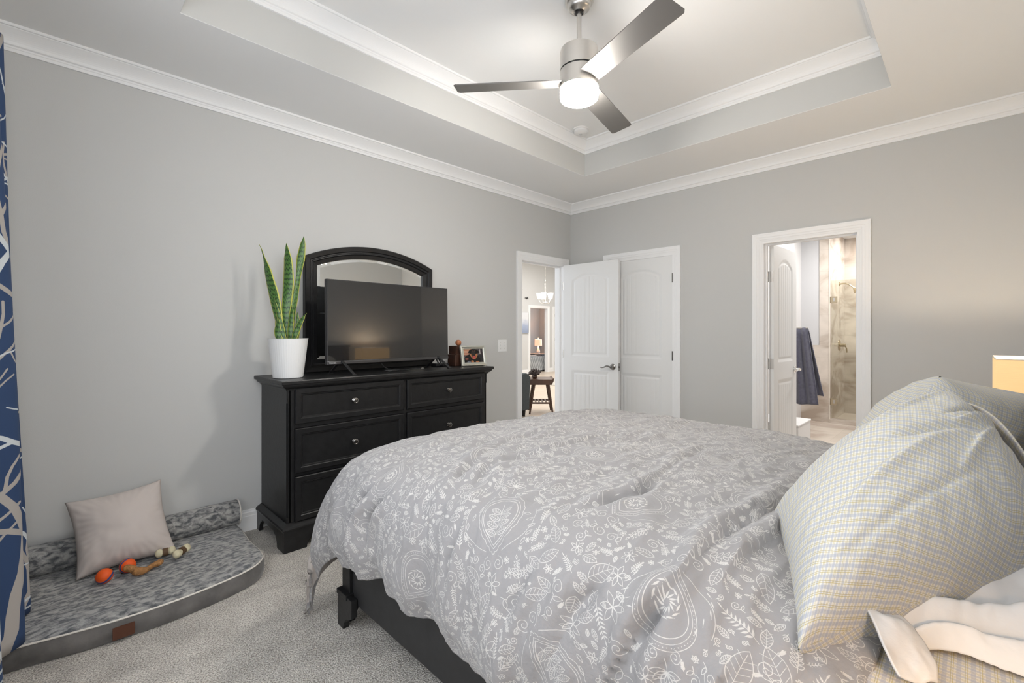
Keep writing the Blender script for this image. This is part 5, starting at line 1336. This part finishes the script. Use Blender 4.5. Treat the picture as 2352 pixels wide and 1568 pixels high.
# pillows -------------------------------------------------------------
o = cushion('bed_pillow', [(-3.345, -3.085, .725), (-2.70, -3.46, .80), (-2.43, -3.26, 1.085), (-2.92, -2.93, .80)], .42, M['plaid'], n=130, pinch=.05, wr=.009, seed=5, uvrot=.55, prof=.42, wsc=6,
            ridges=[(.05, .25, .7, .42, .03, .014), (.1, .12, .75, .22, .02, -.012), (.3, .5, .95, .42, .025, -.014), (.25, .65, .9, .85, .03, .012), (.6, .2, .98, .5, .02, .014), (.7, .55, .99, .62, .012, -.02), (.72, .48, .99, .50, .012, .02)])
tag(o, 'large plump cream plaid pillow nearest the camera on the bed', 'pillow')
A_, B_ = np.array((-2.71, -3.455, .81)), np.array((-2.44, -3.265, 1.08))
P = np.zeros((40, 20, 3))
for i in range(40):
    for j in range(20):
        u, v = i / 39, j / 19; c_ = A_ + (B_ - A_) * u; bul = sin(pi * u)
        P[i, j] = c_ + np.array((.17 * v + .05 * bul * v, .02 * sin(u * 12) * v + .05 * v, -.10 * v * v + .03 * sin(u * 9 + 1) * v + .09 * bul * (1 - v) ** 2))
G_ = np.zeros((40, 20, 2)); G_[..., 0] = np.linspace(0, .45, 40)[:, None]; G_[..., 1] = np.linspace(0, .2, 20)[None]
h2 = grid_mesh('open_hem', P, G_, M['plaid2'], o); m_ = h2.modifiers.new('solid', 'SOLIDIFY'); m_.thickness = .004
h2['label'] = 'open hem of the pillowcase folding over the end'
o = cushion('bed_pillow', [(-2.22, -2.98, .79), (-1.62, -3.25, .79), (-1.60, -3.54, 1.02), (-2.00, -3.22, 1.12)], .36, M['plaid'], n=64, pinch=.05, wr=.012, seed=8, uvrot=.2, prof=.45)
tag(o, 'cream plaid pillow on the far side of the bed, behind the large one', 'pillow')
o = cushion('bed_pillow', [(-2.75, -3.40, .72), (-2.05, -3.42, .72), (-2.05, -3.56, 1.0), (-2.75, -3.56, 1.0)], .14, mat('taupe_pillowcase', (.45, .41, .38), .9), n=40, pinch=.05, wr=.006, seed=12)
tag(o, 'plain taupe pillow leaning on the headboard between the plaid pillows', 'pillow')
# bunched top sheet under the near pillow
rows = [
 [(-3.10, -3.10, .765), (-2.95, -3.2, .79), (-2.8, -3.33, .80), (-2.62, -3.5, .80)],
 [(-3.12, -3.13, .745), (-2.99, -3.22, .775), (-2.87, -3.35, .78), (-2.75, -3.53, .78)],
 [(-3.14, -3.15, .725), (-3.03, -3.235, .730), (-2.94, -3.36, .730), (-2.85, -3.54, .735)],
 [(-3.15, -3.165, .725), (-3.05, -3.25, .758), (-2.98, -3.37, .768), (-2.90, -3.55, .768)],
 [(-3.16, -3.18, .715), (-3.08, -3.26, .716), (-3.03, -3.38, .718), (-2.97, -3.55, .72)],
 [(-3.165, -3.19, .712), (-3.09, -3.27, .738), (-3.06, -3.375, .743), (-3.02, -3.56, .743)],
 [(-3.17, -3.20, .70), (-3.11, -3.275, .70), (-3.10, -3.38, .70), (-3.06, -3.56, .70)],
]
G = np.array([catmull(r, 60) for r in rows]); G2 = np.array([catmull(G[:, j], 70) for j in range(60)])
F_ = G2.reshape(-1, 3); F_[:, 2] += .012 * vnoise(F_, 8, 2, 3) + .004 * vnoise(F_ * np.array([1, 2, 1]), 26, 4, 2); G2 = F_.reshape(G2.shape)
o = grid_mesh('top_sheet', G2, G2[..., :2], M['sheet']); m_ = o.modifiers.new('solid', 'SOLIDIFY'); m_.thickness = .0025
tag(o, 'rumpled plain off-white top sheet bunched under the large plaid pillow', 'bed sheet')
rows = [[(-3.12, -3.13, .75), (-3.15, -3.16, .765), (-3.19, -3.19, .775), (-3.235, -3.215, .755), (-3.25, -3.235, .725)],
        [(-3.10, -3.16, .75), (-3.13, -3.19, .765), (-3.165, -3.22, .765), (-3.21, -3.245, .735), (-3.235, -3.255, .712)],
        [(-3.08, -3.19, .74), (-3.10, -3.22, .75), (-3.13, -3.25, .745), (-3.17, -3.275, .725), (-3.205, -3.28, .705)]]
rows = [[(a - .02, b_ + .02, c_ - .012) for a, b_, c_ in r] for r in rows]
G = np.array([catmull(r, 30) for r in rows]); G2 = np.array([catmull(G[:, j], 30) for j in range(30)])
F_ = G2.reshape(-1, 3); F_[:, 2] += .010 * vnoise(F_, 16, 5, 3); G2 = F_.reshape(G2.shape)
o2 = grid_mesh('sheet_corner', G2, G2[..., :2], M['sheet'], o); m_ = o2.modifiers.new('solid', 'SOLIDIFY'); m_.thickness = .004

# ------------------------------------------------------------------ bedside tables and lamps
def shade_mat(name, base, e, est):
    m = bpy.data.materials.new(name); m.use_nodes = True; nt = m.node_tree; b = nt.nodes['Principled BSDF']
    tc = nt.nodes.new('ShaderNodeTexCoord'); mp = nt.nodes.new('ShaderNodeMapping'); mp.inputs['Scale'].default_value = (6, 6, 90); nt.links.new(tc.outputs['Object'], mp.inputs[0])
    n = nt.nodes.new('ShaderNodeTexNoise'); n.inputs['Scale'].default_value = 3; n.inputs['Detail'].default_value = 4; nt.links.new(mp.outputs[0], n.inputs[0])
    r = nt.nodes.new('ShaderNodeValToRGB'); el = r.color_ramp.elements; el[0].position = .3; el[0].color = (*[c * .85 for c in e], 1); el[1].position = .7; el[1].color = (*e, 1); nt.links.new(n.outputs['Fac'], r.inputs[0])
    b.inputs['Base Color'].default_value = (*base, 1); b.inputs['Roughness'].default_value = .9
    nt.links.new(r.outputs[0], b.inputs['Emission Color']); b.inputs['Emission Strength'].default_value = est; return m
M['shade'] = shade_mat('warm_lit_linen_shade', (.55, .42, .27), (1.0, .60, .24), .42)
def bedside(x, lab_t, lab_l, y=-3.48):
    t = thing('nightstand', lab_t, 'nightstand', (x, -3.50, 0))
    new('body', bbox(-.235, .235, -.16, .17, .10, .60), M['black'], t, bevel=.004); new('top', bbox(-.25, .25, -.18, .19, .601, .625), M['black'], t, bevel=.004)
    for z in (.13, .37):
        d = new('drawer', bbox(-.22, .22, .17, .185, z, z + .21), M['black'], t, bevel=.004)
        bm = bmesh.new(); lathe(bm, [(.006, 0), (.006, .015), (.016, .02), (.016, .026), (.01, .03)], (0, .185, z + .105), 20, mx=Matrix.Rotation(R(-90), 3, 'X')); new('knob', bm, M['dknob'], d, smooth='auto')
    for sx in (-1, 1):
        for sy in (-.14, .15):
            bm = bmesh.new(); box(bm, sx * .21 - .025, sx * .21 + .025, sy - .02, sy + .02, 0, .10); new('foot', bm, M['black'], t)
    t = thing('bedside_lamp', lab_l, 'lamp', (x, y, .626))
    bm = bmesh.new(); box(bm, -.09, .09, -.06, .06, 0, .02); new('base', bm, M['nickel'], t, bevel=.003)
    bm = bmesh.new(); lathe(bm, [(.012, .02), (.012, .36)], n=16); new('stem', bm, M['nickel'], t)
    bm = bmesh.new(); hx, hy, z0, z1 = .215, .10, .315, .528; th_ = .003
    for sx in (-1, 1): a, b_ = sorted((sx * hx, sx * (hx - th_))); box(bm, a, b_, -hy, hy, z0, z1)
    for sy in (-1, 1): a, b_ = sorted((sy * hy, sy * (hy - th_))); box(bm, -hx + th_, hx - th_, a, b_, z0, z1)
    new('lamp_shade', bm, M['shade'], t)
    bm = bmesh.new()
    for z in (z0 - .002, z1 - .002):
        for sx in (-1, 1): box(bm, sx * hx - .002, sx * hx + .002, -hy - .002, hy + .002, z, z + .004)
        for sy in (-1, 1): box(bm, -hx, hx, sy * hy - .002, sy * hy + .002, z, z + .004)
    new('shade_trim', bm, mat('shade_trim', (.7, .65, .58), .8), t)
    return t
bedside(-1.0, 'black nightstand on the far side of the bed', 'lamp with a glowing amber rectangular shade beyond the pillows at the right')
bedside(-3.72, 'black nightstand on the near side of the bed', 'lamp with an amber rectangular shade on the near nightstand', -3.53)
